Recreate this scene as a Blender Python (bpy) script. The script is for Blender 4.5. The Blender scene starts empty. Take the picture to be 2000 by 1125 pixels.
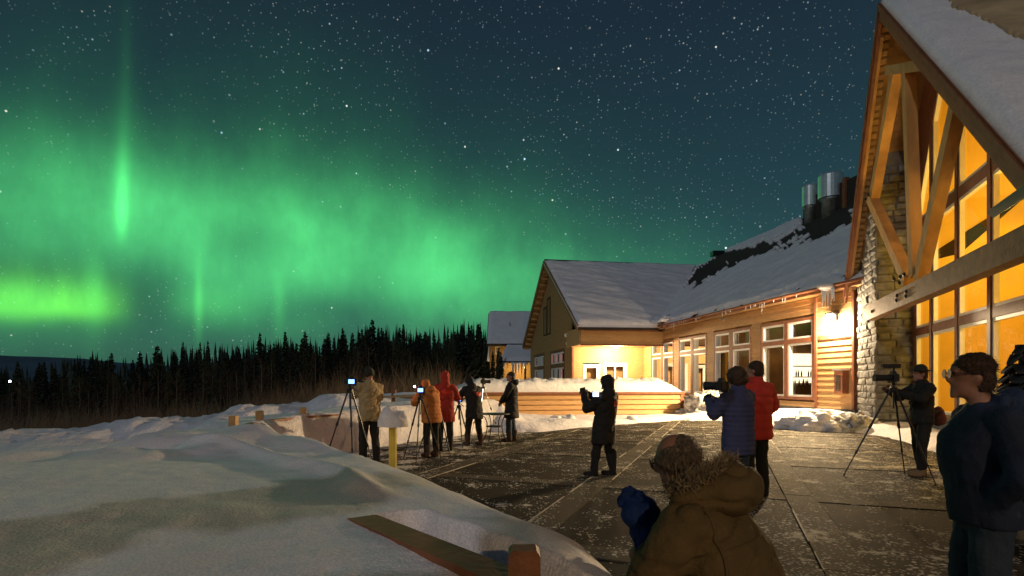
import bpy, bmesh, math, random
import numpy as np
from mathutils import Vector, Matrix, noise
from mathutils.bvhtree import BVHTree
R = math.radians
random.seed(7); np.random.seed(7)
S = bpy.context.scene
COL = S.collection

# ------------------------------------------------------------------ camera
EYE = 1.55; FPX = 1100.0; HZ = 746.0
cam = bpy.data.cameras.new('camera'); cam.sensor_width = 36.0
cam.lens = 36.0*FPX/2000.0; cam.shift_y = (HZ-562.5)/2000.0
cam.clip_start = 0.05; cam.clip_end = 6000
camo = bpy.data.objects.new('camera', cam); COL.objects.link(camo)
camo.location = (0, 0, EYE); camo.rotation_euler = (R(90), 0, 0)
S.camera = camo
S.render.engine = 'CYCLES'
S.cycles.use_denoising = True
S.cycles.max_bounces = 5; S.cycles.diffuse_bounces = 2; S.cycles.glossy_bounces = 3
S.cycles.transparent_max_bounces = 10
S.cycles.sample_clamp_indirect = 3.0
S.cycles.caustics_reflective = False; S.cycles.caustics_refractive = False
S.view_settings.view_transform = 'Standard'; S.view_settings.look = 'None'
S.view_settings.exposure = 0.3; S.view_settings.gamma = 1.0

# ------------------------------------------------------------------ moon (a dim sun lamp) from behind, over the left shoulder
MOON_EL, MOON_AZ = 33.0, 222.0        # azimuth clockwise from +Y: behind the camera, to its left
MOON = 0.31
sun = bpy.data.lights.new('moonlight', 'SUN'); sun.energy = MOON; sun.angle = R(0.5); sun.color = (0.86, 0.93, 1.0)
suno = bpy.data.objects.new('moonlight', sun); COL.objects.link(suno)
md = Vector((math.sin(R(MOON_AZ))*math.cos(R(MOON_EL)), math.cos(R(MOON_AZ))*math.cos(R(MOON_EL)), math.sin(R(MOON_EL))))
suno.rotation_euler = md.to_track_quat('Z', 'Y').to_euler()

# ------------------------------------------------------------------ node expression helper
class E:
    def __init__(s, nt, sock): s.nt, s.s = nt, sock
    def _m(s, op, *o):
        n = s.nt.nodes.new('ShaderNodeMath'); n.operation = op
        for i, v in enumerate((s,)+o):
            if isinstance(v, E): s.nt.links.new(v.s, n.inputs[i])
            else: n.inputs[i].default_value = v
        return E(s.nt, n.outputs[0])
    def __add__(s, o): return s._m('ADD', o)
    __radd__ = __add__
    def __sub__(s, o): return s._m('SUBTRACT', o)
    def __rsub__(s, o): return (s*-1.0)+o
    def __mul__(s, o): return s._m('MULTIPLY', o)
    __rmul__ = __mul__
    def __truediv__(s, o): return s._m('DIVIDE', o)
    def pw(s, o): return s._m('POWER', o)
    def exp(s): return s._m('EXPONENT')
    def clamp(s, a=0.0, b=1.0): return s._m('MAXIMUM', a)._m('MINIMUM', b)
    def mx(s, o): return s._m('MAXIMUM', o)
    def step(s, a, b):
        n = s.nt.nodes.new('ShaderNodeMapRange'); n.interpolation_type = 'SMOOTHSTEP'
        s.nt.links.new(s.s, n.inputs[0]); n.inputs[1].default_value = a; n.inputs[2].default_value = b
        n.inputs[3].default_value = 0; n.inputs[4].default_value = 1
        return E(s.nt, n.outputs[0])
def gauss(x, c, w):
    d = (x-c)/w
    return (d*d*-1.0).exp()
def rgb(nt, e, col):
    n = nt.nodes.new('ShaderNodeVectorMath'); n.operation = 'SCALE'
    n.inputs[0].default_value = col; nt.links.new(e.s, n.inputs['Scale'])
    return n.outputs[0]
def vadd(nt, a, b):
    n = nt.nodes.new('ShaderNodeVectorMath'); n.operation = 'ADD'
    nt.links.new(a, n.inputs[0]); nt.links.new(b, n.inputs[1]); return n.outputs[0]
def azel(x, y):                       # direction of a point of the photographed sky, degrees
    a = math.atan((x-1000)/FPX); e = math.atan((HZ-y)/FPX*math.cos(a)); return math.degrees(a), math.degrees(e)

# ------------------------------------------------------------------ world: moonlit night sky + aurora + stars
W = bpy.data.worlds.new('World'); S.world = W; W.use_nodes = True
nt = W.node_tree; nt.nodes.clear()
out = nt.nodes.new('ShaderNodeOutputWorld'); bg = nt.nodes.new('ShaderNodeBackground')
nt.links.new(bg.outputs[0], out.inputs[0])
sky = nt.nodes.new('ShaderNodeTexSky'); sky.sky_type = 'NISHITA'; sky.sun_disc = False
sky.sun_elevation = R(MOON_EL); sky.sun_rotation = R(MOON_AZ); sky.altitude = 300
tc = nt.nodes.new('ShaderNodeTexCoord'); sep = nt.nodes.new('ShaderNodeSeparateXYZ')
nrm = nt.nodes.new('ShaderNodeVectorMath'); nrm.operation = 'NORMALIZE'
nt.links.new(tc.outputs['Generated'], nrm.inputs[0]); nt.links.new(nrm.outputs[0], sep.inputs[0])
dx, dy, dz = (E(nt, sep.outputs[i]) for i in range(3))
az = dx._m('ARCTAN2', dy)*(180/math.pi)
el = dz._m('ARCSINE')*(180/math.pi)
def wnoise(scale, detail, vec=None, rough=0.55):
    n = nt.nodes.new('ShaderNodeTexNoise'); n.inputs['Scale'].default_value = scale; n.inputs['Detail'].default_value = detail
    n.inputs['Roughness'].default_value = rough
    nt.links.new(vec or nrm.outputs[0], n.inputs['Vector']); return E(nt, n.outputs[0])
cmb = nt.nodes.new('ShaderNodeCombineXYZ')             # curtains: noise stretched along the vertical
nt.links.new((az*0.11).s, cmb.inputs[0]); nt.links.new((el*0.035).s, cmb.inputs[1])
cur = wnoise(1.9, 7.0, cmb.outputs[0], 0.62)
cld = wnoise(4.4, 5.0)
fin = wnoise(9.0, 4.0, cmb.outputs[0], 0.6)
# main glow: an arc that sinks to the right and dies away
ec = (gauss(az, -24.0, 34.0)*8.6)+5.6
de = el-ec
up = gauss(de, 0.0, 5.2); dn = gauss(de, 0.0, 9.5)
side = de.step(-0.6, 0.6)
body = up*side + dn*(1.0-side)
azamp = gauss(az, -28.0, 26.0)*0.95 + gauss(az, -1.0, 13.0)*0.36 + gauss(az, 14.0, 12.0)*0.10
glow = (body+gauss(de, 5.0, 8.5)*0.09)*azamp*(cur*1.05+0.42)*((cld*2.3-0.22).clamp(0.25, 2.0))*(fin*0.16+0.92)*(el.step(1.5, 8.0)*0.55+0.45)
a0, e0 = azel(480, 470); glow = glow*(1.0-gauss(az, a0, 3.4)*gauss(el, e0, 2.8)*0.72)
a0, e0 = azel(285, 585); glow = glow*(1.0-gauss(az, a0, 4.6)*gauss(el, e0, 3.4)*0.85)
a0, e0 = azel(60, 535); glow = glow*(1.0-gauss(az, a0, 6.5)*gauss(el, e0, 1.8)*0.75)
a0, e0 = azel(640, 600); glow = glow*(1.0-gauss(az, a0, 5.0)*gauss(el, e0, 1.5)*0.45)
a0, e0 = azel(330, 420); lobe1 = gauss(az, a0, 9.0)*gauss(el, e0, 5.0)*0.20
a0, e0 = azel(640, 480); lobe2 = gauss(az, a0, 11.0)*gauss(el, e0, 4.0)*0.16
a0, e0 = azel(860, 545); lobe3 = gauss(az, a0, 10.0)*gauss(el, e0, 2.4)*0.14
glow = glow*0.52 + lobe1*(cur+0.4) + lobe2*(cld+0.4) + lobe3
# tall ray
a0, e0 = azel(240, 300); a1, e1 = azel(236, 470)
rayaz = az-((el-e0)*0.016+a0)
below = el.step(e1-1.2, e1+2.5)
ray = gauss(rayaz, 0.0, 0.42)*below*gauss(el, e1+1.6, 4.3)*(fin*0.4+0.8)*0.66 + gauss(rayaz, 0.15, 0.95)*below*gauss(el, e1+3.5, 6.0)*0.15 + gauss(rayaz, 0.1, 0.38)*gauss(el, 23.0, 5.0)*0.028
def smallray(x, y0, y1, w, amp):
    a, eb = azel(x, y1); _, et = azel(x, y0)
    return gauss(az, a, w)*gauss(el, (eb*0.7+et*0.3), (et-eb)*0.62)*amp
ray2 = smallray(388, 500, 612, 0.33, 0.26)+smallray(545, 520, 615, 0.5, 0.12)+smallray(187, 500, 600, 0.7, 0.16)+smallray(180, 380, 600, 0.9, 0.06)
a0, e0 = azel(410, 595); ray2 = ray2+gauss(az, a0, 3.0)*gauss(el, e0, 1.5)*0.20
# low bright band on the left
aR, eB = azel(213, 606)
bel = el-((az-aR)*0.035)-((cur-0.5)*2.2)
bs = bel.step(eB-0.4, eB+0.4)
band = (gauss(bel, eB, 2.1)*bs+gauss(bel, eB, 0.95)*(1.0-bs))*(1.0-az.step(aR-3.4, aR+2.2))*gauss(az, -38.0, 20.0)*(cur*1.6+0.12)*0.52
a0, e0 = azel(205, 590); band = band+gauss(az, a0, 1.8)*gauss(el, e0, 1.7)*0.12
a0, e0 = azel(90, 560); band = band+gauss(az, a0, 6.0)*gauss(el, e0, 3.0)*0.06
# teal night air
teal = gauss(el, 0.0, 24.0)
deep = el.step(-2.0, 40.0)
# stars
def stars(scale, r, thr, amp, pwr):
    v = nt.nodes.new('ShaderNodeTexVoronoi'); v.voronoi_dimensions = '3D'; v.inputs['Scale'].default_value = scale
    nt.links.new(nrm.outputs[0], v.inputs['Vector'])
    d = E(nt, v.outputs['Distance']); sc = nt.nodes.new('ShaderNodeSeparateColor'); nt.links.new(v.outputs['Color'], sc.inputs[0])
    rn = E(nt, sc.outputs[0]).step(thr, 1.0).pw(pwr)
    s = (1.0-d.step(r*0.25, r))*rn*amp
    wn = E(nt, sc.outputs[1])
    c = nt.nodes.new('ShaderNodeCombineXYZ')
    nt.links.new((s*(wn*0.5+0.55)).s, c.inputs[0]); nt.links.new((s*0.95).s, c.inputs[1]); nt.links.new((s*(1.25-wn*0.5)).s, c.inputs[2])
    return c.outputs[0]
nsc = nt.nodes.new('ShaderNodeVectorMath'); nsc.operation = 'SCALE'
nt.links.new(sky.outputs[0], nsc.inputs[0]); nsc.inputs['Scale'].default_value = 0.0045
tot = nsc.outputs[0]
for e, c in ((glow, (0.125, 1.02, 0.25)), (ray, (0.10, 1.0, 0.20)), (ray2, (0.12, 1.0, 0.16)), (band, (0.22, 1.25, 0.035)),
             (teal, (0.008, 0.050, 0.052)), (deep, (0.006, 0.011, 0.020))):
    tot = vadd(nt, tot, rgb(nt, e, c))
above = dz.step(0.0, 0.06)*(1.0-((glow+ray)*1.9).clamp(0.0, 0.8))*(cld.step(0.35, 0.62)*0.7+0.3)
for sc_ in (stars(95, 0.16, 0.35, 0.50, 2.8), stars(40, 0.085, 0.20, 1.9, 2.6), stars(190, 0.26, 0.20, 0.26, 1.4)):
    m = nt.nodes.new('ShaderNodeVectorMath'); m.operation = 'SCALE'
    nt.links.new(sc_, m.inputs[0]); nt.links.new(above.s, m.inputs['Scale'])
    tot = vadd(nt, tot, m.outputs[0])
nt.links.new(tot, bg.inputs['Color']); bg.inputs['Strength'].default_value = 0.82
W.cycles.sampling_method = 'MANUAL'; W.cycles.sample_map_resolution = 512

# ------------------------------------------------------------------ geometry helpers
class MB:
    def __init__(s): s.v = []; s.f = []; s.m = []
    def add(s, vs, fs, mi=0):
        b = len(s.v); s.v += [tuple(p) for p in vs]; s.f += [tuple(b+i for i in f) for f in fs]; s.m += [mi]*len(fs); return s
    def box(s, c, sz, ax=None, mi=0):
        c = Vector(c); X, Y, Z = ax or (Vector((1,0,0)), Vector((0,1,0)), Vector((0,0,1)))
        X, Y, Z = Vector(X)*sz[0]/2, Vector(Y)*sz[1]/2, Vector(Z)*sz[2]/2
        vs = [c+i*X+j*Y+k*Z for k in (-1,1) for j in (-1,1) for i in (-1,1)]
        return s.add(vs, [(0,2,3,1),(4,5,7,6),(0,1,5,4),(2,6,7,3),(0,4,6,2),(1,3,7,5)], mi)
    def beam(s, a, b, w, h, up=(0,0,1), mi=0):
        a, b = Vector(a), Vector(b); d = (b-a); L = d.length; d.normalize()
        up = Vector(up); x = d.cross(up)
        if x.length < 1e-4: x = d.cross(Vector((1,0,0)))
        x.normalize(); z = x.cross(d)
        return s.box((a+b)/2, (w, L, h), (x, d, z), mi)
    def hexa(s, p, mi=0):             # 8 points: bottom ring 0-3, top ring 4-7
        return s.add(p, [(3,2,1,0),(4,5,6,7),(0,1,5,4),(1,2,6,5),(2,3,7,6),(3,0,4,7)], mi)
    def poly(s, pts, mi=0): return s.add(pts, [tuple(range(len(pts)))], mi)
    def slab(s, pts, off, mi=0):      # closed plate: polygon + offset vector
        n = len(pts); off = Vector(off); vs = [Vector(p) for p in pts]+[Vector(p)+off for p in pts]
        fs = [tuple(range(n)), tuple(range(2*n-1, n-1, -1))]+[(i, i+n, (i+1)%n+n, (i+1)%n) for i in range(n)]
        return s.add(vs, fs, mi)
    def tube(s, pts, rs, n=8, cap=True, mi=0):
        pts = [Vector(p) for p in pts]
        if not hasattr(rs, '__len__'): rs = [rs]*len(pts)
        b = len(s.v); prev = None
        for i, p in enumerate(pts):
            t = (pts[min(i+1, len(pts)-1)]-pts[max(i-1, 0)]).normalized()
            if prev is None:
                x = t.cross(Vector((0,0,1)))
                if x.length < 1e-3: x = t.cross(Vector((1,0,0)))
            else: x = prev-t*prev.dot(t)
            x.normalize(); prev = x; y = t.cross(x)
            s.v += [tuple(p+(x*math.cos(k*2*math.pi/n)+y*math.sin(k*2*math.pi/n))*rs[i]) for k in range(n)]
        for i in range(len(pts)-1):
            for k in range(n):
                s.f.append((b+i*n+k, b+i*n+(k+1)%n, b+(i+1)*n+(k+1)%n, b+(i+1)*n+k)); s.m.append(mi)
        if cap:
            s.f.append(tuple(b+k for k in range(n-1, -1, -1))); s.m.append(mi)
            e = b+(len(pts)-1)*n; s.f.append(tuple(e+k for k in range(n))); s.m.append(mi)
        return s
    def lathe(s, c, prof, n=16, mi=0, ax=None):
        c = Vector(c); X, Y, Z = [Vector(a) for a in (ax or ((1,0,0),(0,1,0),(0,0,1)))]
        b = len(s.v)
        for r, z in prof:
            s.v += [tuple(c+X*r*math.cos(k*2*math.pi/n)+Y*r*math.sin(k*2*math.pi/n)+Z*z) for k in range(n)]
        for i in range(len(prof)-1):
            for k in range(n):
                s.f.append((b+i*n+k, b+i*n+(k+1)%n, b+(i+1)*n+(k+1)%n, b+(i+1)*n+k)); s.m.append(mi)
        s.f.append(tuple(b+k for k in range(n-1,-1,-1))); s.m.append(mi)
        e = b+(len(prof)-1)*n; s.f.append(tuple(e+k for k in range(n))); s.m.append(mi)
        return s
    def mesh(s, name, mats, smooth=False):
        me = bpy.data.meshes.new(name); me.from_pydata([tuple(v) for v in s.v], [], s.f)
        for m in (mats if isinstance(mats, (list, tuple)) else [mats]): me.materials.append(m)
        if any(s.m): me.polygons.foreach_set('material_index', s.m)
        if smooth: me.polygons.foreach_set('use_smooth', [True]*len(me.polygons))
        me.update(); return me
    def build(s, name, mats, parent=None, smooth=False):
        return link(name, s.mesh(name, mats, smooth), parent)
def link(name, me, parent=None):
    o = bpy.data.objects.new(name, me); COL.objects.link(o)
    if parent: attach(o, parent)
    return o
def attach(o, parent):                # keep world coordinates of meshes that were built in place
    o.parent = parent
    if parent.get('_w'): o.matrix_parent_inverse = Matrix.Translation(-Vector(parent.location))
def root(name, label, cat, loc=(0,0,0), rz=0.0, group=None, world=False, kind=None):
    o = bpy.data.objects.new(name, None); COL.objects.link(o); o.empty_display_size = 0.2
    o.location = loc; o.rotation_euler = (0, 0, rz); tag(o, label, cat, group, kind)
    if world: o['_w'] = 1
    return o
def tag(o, label=None, cat=None, group=None, kind=None):
    if label: o['label'] = label
    if cat: o['category'] = cat
    if group: o['group'] = group
    if kind: o['kind'] = kind
    return o
def copy_tree(o, parent=None, **kw):
    c = o.copy(); COL.objects.link(c); c.parent = parent
    for ch in o.children: copy_tree(ch, c)
    return c
def px(x, y, Y): return Vector(((x-1000)/FPX*Y, Y, EYE+(HZ-y)/FPX*Y))     # place of a photographed point at depth Y
def hit(x, y, p, nrm_):               # where the sight line of a photographed point meets a plane
    d = Vector(((x-1000)/FPX, 1.0, (HZ-y)/FPX)); n = Vector(nrm_); c = Vector((0,0,EYE))
    return c+d*((Vector(p)-c).dot(n)/d.dot(n))

# ------------------------------------------------------------------ materials
def mat(name, col, rough=0.7, metal=0.0, var=0.0, vscale=8.0, bump=0.0, bscale=30.0, spec=0.4, coat=0.0, col2=None, stretch=None, emis=None, estr=0.0, coord='Object'):
    m = bpy.data.materials.new(name); m.use_nodes = True; t = m.node_tree; b = t.nodes['Principled BSDF']
    b.inputs['Base Color'].default_value = (*col, 1); b.inputs['Roughness'].default_value = rough; b.inputs['Metallic'].default_value = metal
    b.inputs['Specular IOR Level'].default_value = spec
    if emis: b.inputs['Emission Color'].default_value = (*emis, 1); b.inputs['Emission Strength'].default_value = estr
    c = t.nodes.new('ShaderNodeTexCoord'); mp = t.nodes.new('ShaderNodeMapping'); t.links.new(c.outputs[coord], mp.inputs[0])
    if stretch: mp.inputs['Scale'].default_value = stretch
    if var > 0 or col2:
        n = t.nodes.new('ShaderNodeTexNoise'); n.inputs['Scale'].default_value = vscale; n.inputs['Detail'].default_value = 5; t.links.new(mp.outputs[0], n.inputs['Vector'])
        cr = t.nodes.new('ShaderNodeValToRGB'); cr.color_ramp.elements[0].position = 0.32; cr.color_ramp.elements[1].position = 0.68
        c2 = col2 or tuple(min(1, x*(1+var)) for x in col); c1 = tuple(x*(1-var) for x in col) if not col2 else col
        cr.color_ramp.elements[0].color = (*c1, 1); cr.color_ramp.elements[1].color = (*c2, 1)
        t.links.new(n.outputs[0], cr.inputs[0]); t.links.new(cr.outputs[0], b.inputs['Base Color'])
    if bump > 0:
        n2 = t.nodes.new('ShaderNodeTexNoise'); n2.inputs['Scale'].default_value = bscale; n2.inputs['Detail'].default_value = 4; t.links.new(mp.outputs[0], n2.inputs['Vector'])
        bp = t.nodes.new('ShaderNodeBump'); bp.inputs['Strength'].default_value = bump; bp.inputs['Distance'].default_value = 0.02
        t.links.new(n2.outputs[0], bp.inputs['Height']); t.links.new(bp.outputs[0], b.inputs['Normal'])
    return m
def rnd_tint(m, amt):                 # small per-piece colour differences
    t = m.node_tree; b = t.nodes['Principled BSDF']; oi = t.nodes.new('ShaderNodeObjectInfo')
    hs = t.nodes.new('ShaderNodeHueSaturation'); mr = t.nodes.new('ShaderNodeMapRange')
    mr.inputs[3].default_value = 1-amt; mr.inputs[4].default_value = 1+amt
    t.links.new(oi.outputs['Random'], mr.inputs[0]); t.links.new(mr.outputs[0], hs.inputs['Value'])
    lk = b.inputs['Base Color'].links
    if lk: t.links.new(lk[0].from_socket, hs.inputs['Color'])
    else: hs.inputs['Color'].default_value = b.inputs['Base Color'].default_value
    t.links.new(hs.outputs[0], b.inputs['Base Color']); return m
M = {}
def snow_mat(name, fine, lump, col=(0.82, 0.79, 0.83), grain=0.15):
    m = bpy.data.materials.new(name); m.use_nodes = True; t = m.node_tree; b = t.nodes['Principled BSDF']
    b.inputs['Base Color'].default_value = (*col, 1); b.inputs['Roughness'].default_value = 0.55; b.inputs['Specular IOR Level'].default_value = 0.25
    c = t.nodes.new('ShaderNodeTexCoord')
    def nz(sc, det):
        n = t.nodes.new('ShaderNodeTexNoise'); n.inputs['Scale'].default_value = sc; n.inputs['Detail'].default_value = det; t.links.new(c.outputs['Object'], n.inputs['Vector']); return n
    n1, n2, n3 = nz(fine, 3), nz(lump, 4), nz(1.7, 5)
    b1 = t.nodes.new('ShaderNodeBump'); b1.inputs['Strength'].default_value = 0.45; b1.inputs['Distance'].default_value = 0.014
    b2 = t.nodes.new('ShaderNodeBump'); b2.inputs['Strength'].default_value = 0.5; b2.inputs['Distance'].default_value = 0.05
    t.links.new(n2.outputs[0], b2.inputs['Height']); t.links.new(n1.outputs[0], b1.inputs['Height']); t.links.new(b2.outputs[0], b1.inputs['Normal']); t.links.new(b1.outputs[0], b.inputs['Normal'])
    mx = t.nodes.new('ShaderNodeMix'); mx.data_type = 'RGBA'; mx.inputs['A'].default_value = (*[x*0.86 for x in col], 1); mx.inputs['B'].default_value = (*col, 1)
    ad = t.nodes.new('ShaderNodeMath'); ad.operation = 'MULTIPLY_ADD'; ad.inputs[1].default_value = grain*8; t.links.new(nz(fine*1.3, 2).outputs[0], ad.inputs[0])
    sb = t.nodes.new('ShaderNodeMath'); sb.operation = 'SUBTRACT'; sb.inputs[1].default_value = grain*4; t.links.new(n3.outputs[0], sb.inputs[0]); t.links.new(sb.outputs[0], ad.inputs[2]); ad.use_clamp = True
    mx.inputs['A'].default_value = (*[x*(0.9-grain*0.6) for x in col], 1)
    t.links.new(ad.outputs[0], mx.inputs['Factor']); t.links.new(mx.outputs['Result'], b.inputs['Base Color'])
    return m
M['snow'] = snow_mat('snow_surface', 75, 5, grain=0.35)
M['snow_rough'] = snow_mat('lumpy_snow', 60, 9, (0.76, 0.76, 0.77))
M['snow_mid'] = snow_mat('ploughed_snow', 14, 2.6)
for n_ in M['snow_mid'].node_tree.nodes:
    if n_.type == 'BUMP': n_.inputs['Strength'].default_value = 0.7; n_.inputs['Distance'].default_value *= 2.5
M['roof_snow'] = snow_mat('roof_snow_surface', 18, 2.2, grain=0.25)
M['dirty_snow'] = mat('dirty_snow', (0.62, 0.60, 0.56), 0.7, var=0.0, vscale=6, bump=0.9, bscale=9, col2=(0.10, 0.09, 0.08))
M['tan_snow'] = mat('painted_glow_snow', (0.50, 0.36, 0.20), 0.75, vscale=1.2, col2=(0.30, 0.21, 0.12), bump=0.5, bscale=6)  # warm light on the hall roof snow, put into its colour
M['siding'] = rnd_tint(mat('cedar_siding', (0.45, 0.255, 0.10), 0.7, var=0.16, vscale=3, stretch=(1, 1, 9), bump=0.25, bscale=20), 0.13)
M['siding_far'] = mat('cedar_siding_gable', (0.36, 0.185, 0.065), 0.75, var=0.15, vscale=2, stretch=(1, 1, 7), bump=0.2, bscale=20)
M['trim'] = mat('russet_trim', (0.19, 0.066, 0.028), 0.6, var=0.2, vscale=4)
M['fascia'] = mat('russet_fascia', (0.23, 0.085, 0.035), 0.6, var=0.2, vscale=3)
M['white'] = mat('white_window_paint', (0.78, 0.76, 0.70), 0.45, var=0.05, vscale=6)
M['timber'] = mat('honey_timber', (0.46, 0.25, 0.08), 0.55, var=0.22, vscale=3, stretch=(1, 1, 0.25), bump=0.3, bscale=14)
M['timber_grey'] = mat('weathered_timber', (0.20, 0.115, 0.05), 0.7, var=0.25, vscale=4, bump=0.4, bscale=16)
M['soffit'] = rnd_tint(mat('soffit_board', (0.34, 0.19, 0.07), 0.6, var=0.18, vscale=4, bump=0.2, bscale=18), 0.18)
M['stone'] = rnd_tint(mat('split_face_stone', (0.145, 0.14, 0.125), 0.9, var=0.28, vscale=5, bump=0.9, bscale=14), 0.16)
M['mortar'] = mat('mortar', (0.16, 0.14, 0.11), 0.95, var=0.1)
M['concrete'] = mat('concrete_band', (0.15, 0.125, 0.088), 0.9, var=0.35, vscale=5, bump=0.5, bscale=40, spec=0.1)
M['shingle'] = mat('dark_shingles', (0.030, 0.022, 0.017), 0.85, var=0.4, vscale=12, bump=0.7, bscale=20)
M['steel'] = mat('galvanised_steel', (0.72, 0.73, 0.74), 0.32, metal=0.7, var=0.08, vscale=6)
M['steel_dark'] = mat('grimy_steel', (0.24, 0.26, 0.24), 0.5, metal=0.7, var=0.3, vscale=5)
M['black'] = mat('black_metal', (0.012, 0.012, 0.013), 0.4, var=0.2)
M['blackmat'] = mat('black_plastic', (0.012, 0.012, 0.014), 0.6, var=0.2)
M['iron'] = mat('wrought_iron', (0.02, 0.018, 0.016), 0.5, var=0.2)
M['dark'] = mat('dark_interior', (0.035, 0.024, 0.016), 0.8, var=0.3, vscale=1.5)
M['room'] = mat('warm_room_wall', (0.24, 0.13, 0.05), 0.8, var=0.35, vscale=1.2)
M['gold'] = mat('golden_interior_wall', (0.64, 0.40, 0.055), 0.7, var=0.10, vscale=0.8)
M['goldfloor'] = mat('interior_floor', (0.35, 0.20, 0.07), 0.5, var=0.2)
M['bark'] = mat('spruce_bark', (0.035, 0.026, 0.02), 0.9, var=0.3)
M['birch'] = mat('aspen_bark', (0.085, 0.07, 0.055), 0.85, var=0.4, vscale=5)
M['twig'] = mat('bare_twig', (0.05, 0.028, 0.018), 0.9, var=0.3)
M['needle'] = mat('spruce_needles', (0.042, 0.052, 0.030), 0.8, var=0.45, vscale=1.5)
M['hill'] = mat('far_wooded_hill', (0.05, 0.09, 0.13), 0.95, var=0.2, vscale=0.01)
M['ice'] = mat('icicle_ice', (0.75, 0.80, 0.84), 0.12, var=0.05, spec=0.6)
M['skin'] = mat('skin', (0.34, 0.17, 0.12), 0.55, var=0.08, vscale=12)
M['hair_brown'] = mat('brown_hair', (0.055, 0.028, 0.016), 0.6, var=0.4, vscale=40, bump=0.8, bscale=90)
M['hair_grey'] = mat('greying_hair', (0.17, 0.125, 0.09), 0.6, var=0.4, vscale=40, bump=0.8, bscale=90)
M['rail'] = mat('railing_stain', (0.20, 0.075, 0.032), 0.55, var=0.22, vscale=7, bump=0.3, bscale=30)
M['post_tan'] = mat('tan_railing_post', (0.42, 0.25, 0.10), 0.6, var=0.2, vscale=6)
M['brass'] = mat('yellow_painted_steel', (0.55, 0.43, 0.08), 0.32, metal=0.35, var=0.12, vscale=5)
def emit(name, col, s):
    m = bpy.data.materials.new(name); m.use_nodes = True; t = m.node_tree; b = t.nodes['Principled BSDF']
    b.inputs['Base Color'].default_value = (0.02, 0.02, 0.02, 1); b.inputs['Emission Color'].default_value = (*col, 1); b.inputs['Emission Strength'].default_value = s
    n = t.nodes.new('ShaderNodeTexNoise'); n.inputs['Scale'].default_value = 40
    return m
M['lamp_white'] = emit('lit_lamp_glass', (1.0, 0.86, 0.66), 30)
M['lamp_porch'] = emit('lit_porch_glass', (0.95, 0.92, 1.0), 26)
M['lamp_gold'] = emit('lit_chandelier_glass', (1.0, 0.72, 0.25), 14)
M['lamp_blue'] = emit('distant_lamp_glass', (0.6, 0.8, 1.0), 25)
M['screen'] = emit('camera_screen', (0.12, 0.28, 1.0), 5)
M['screen_white'] = emit('phone_screen', (0.55, 0.72, 1.0), 6)
M['red_led'] = emit('headlamp_lens', (1.0, 0.75, 0.65), 12)
M['menu'] = emit('lit_kitchen_panel', (1.0, 0.80, 0.50), 1.6)
def glass(name, tint=(1, 1, 1), rough=0.0, base=0.05):
    m = bpy.data.materials.new(name); m.use_nodes = True; t = m.node_tree; t.nodes.clear()
    o = t.nodes.new('ShaderNodeOutputMaterial'); mx = t.nodes.new('ShaderNodeMixShader'); tr = t.nodes.new('ShaderNodeBsdfTransparent'); gl = t.nodes.new('ShaderNodeBsdfGlossy')
    fr = t.nodes.new('ShaderNodeFresnel'); fr.inputs[0].default_value = 1.15
    tr.inputs[0].default_value = (*tint, 1); gl.inputs['Roughness'].default_value = rough
    t.links.new(fr.outputs[0], mx.inputs[0]); t.links.new(tr.outputs[0], mx.inputs[1]); t.links.new(gl.outputs[0], mx.inputs[2]); t.links.new(mx.outputs[0], o.inputs[0])
    return m
M['glass'] = glass('window_glass', (0.93, 0.95, 0.94))
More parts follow.
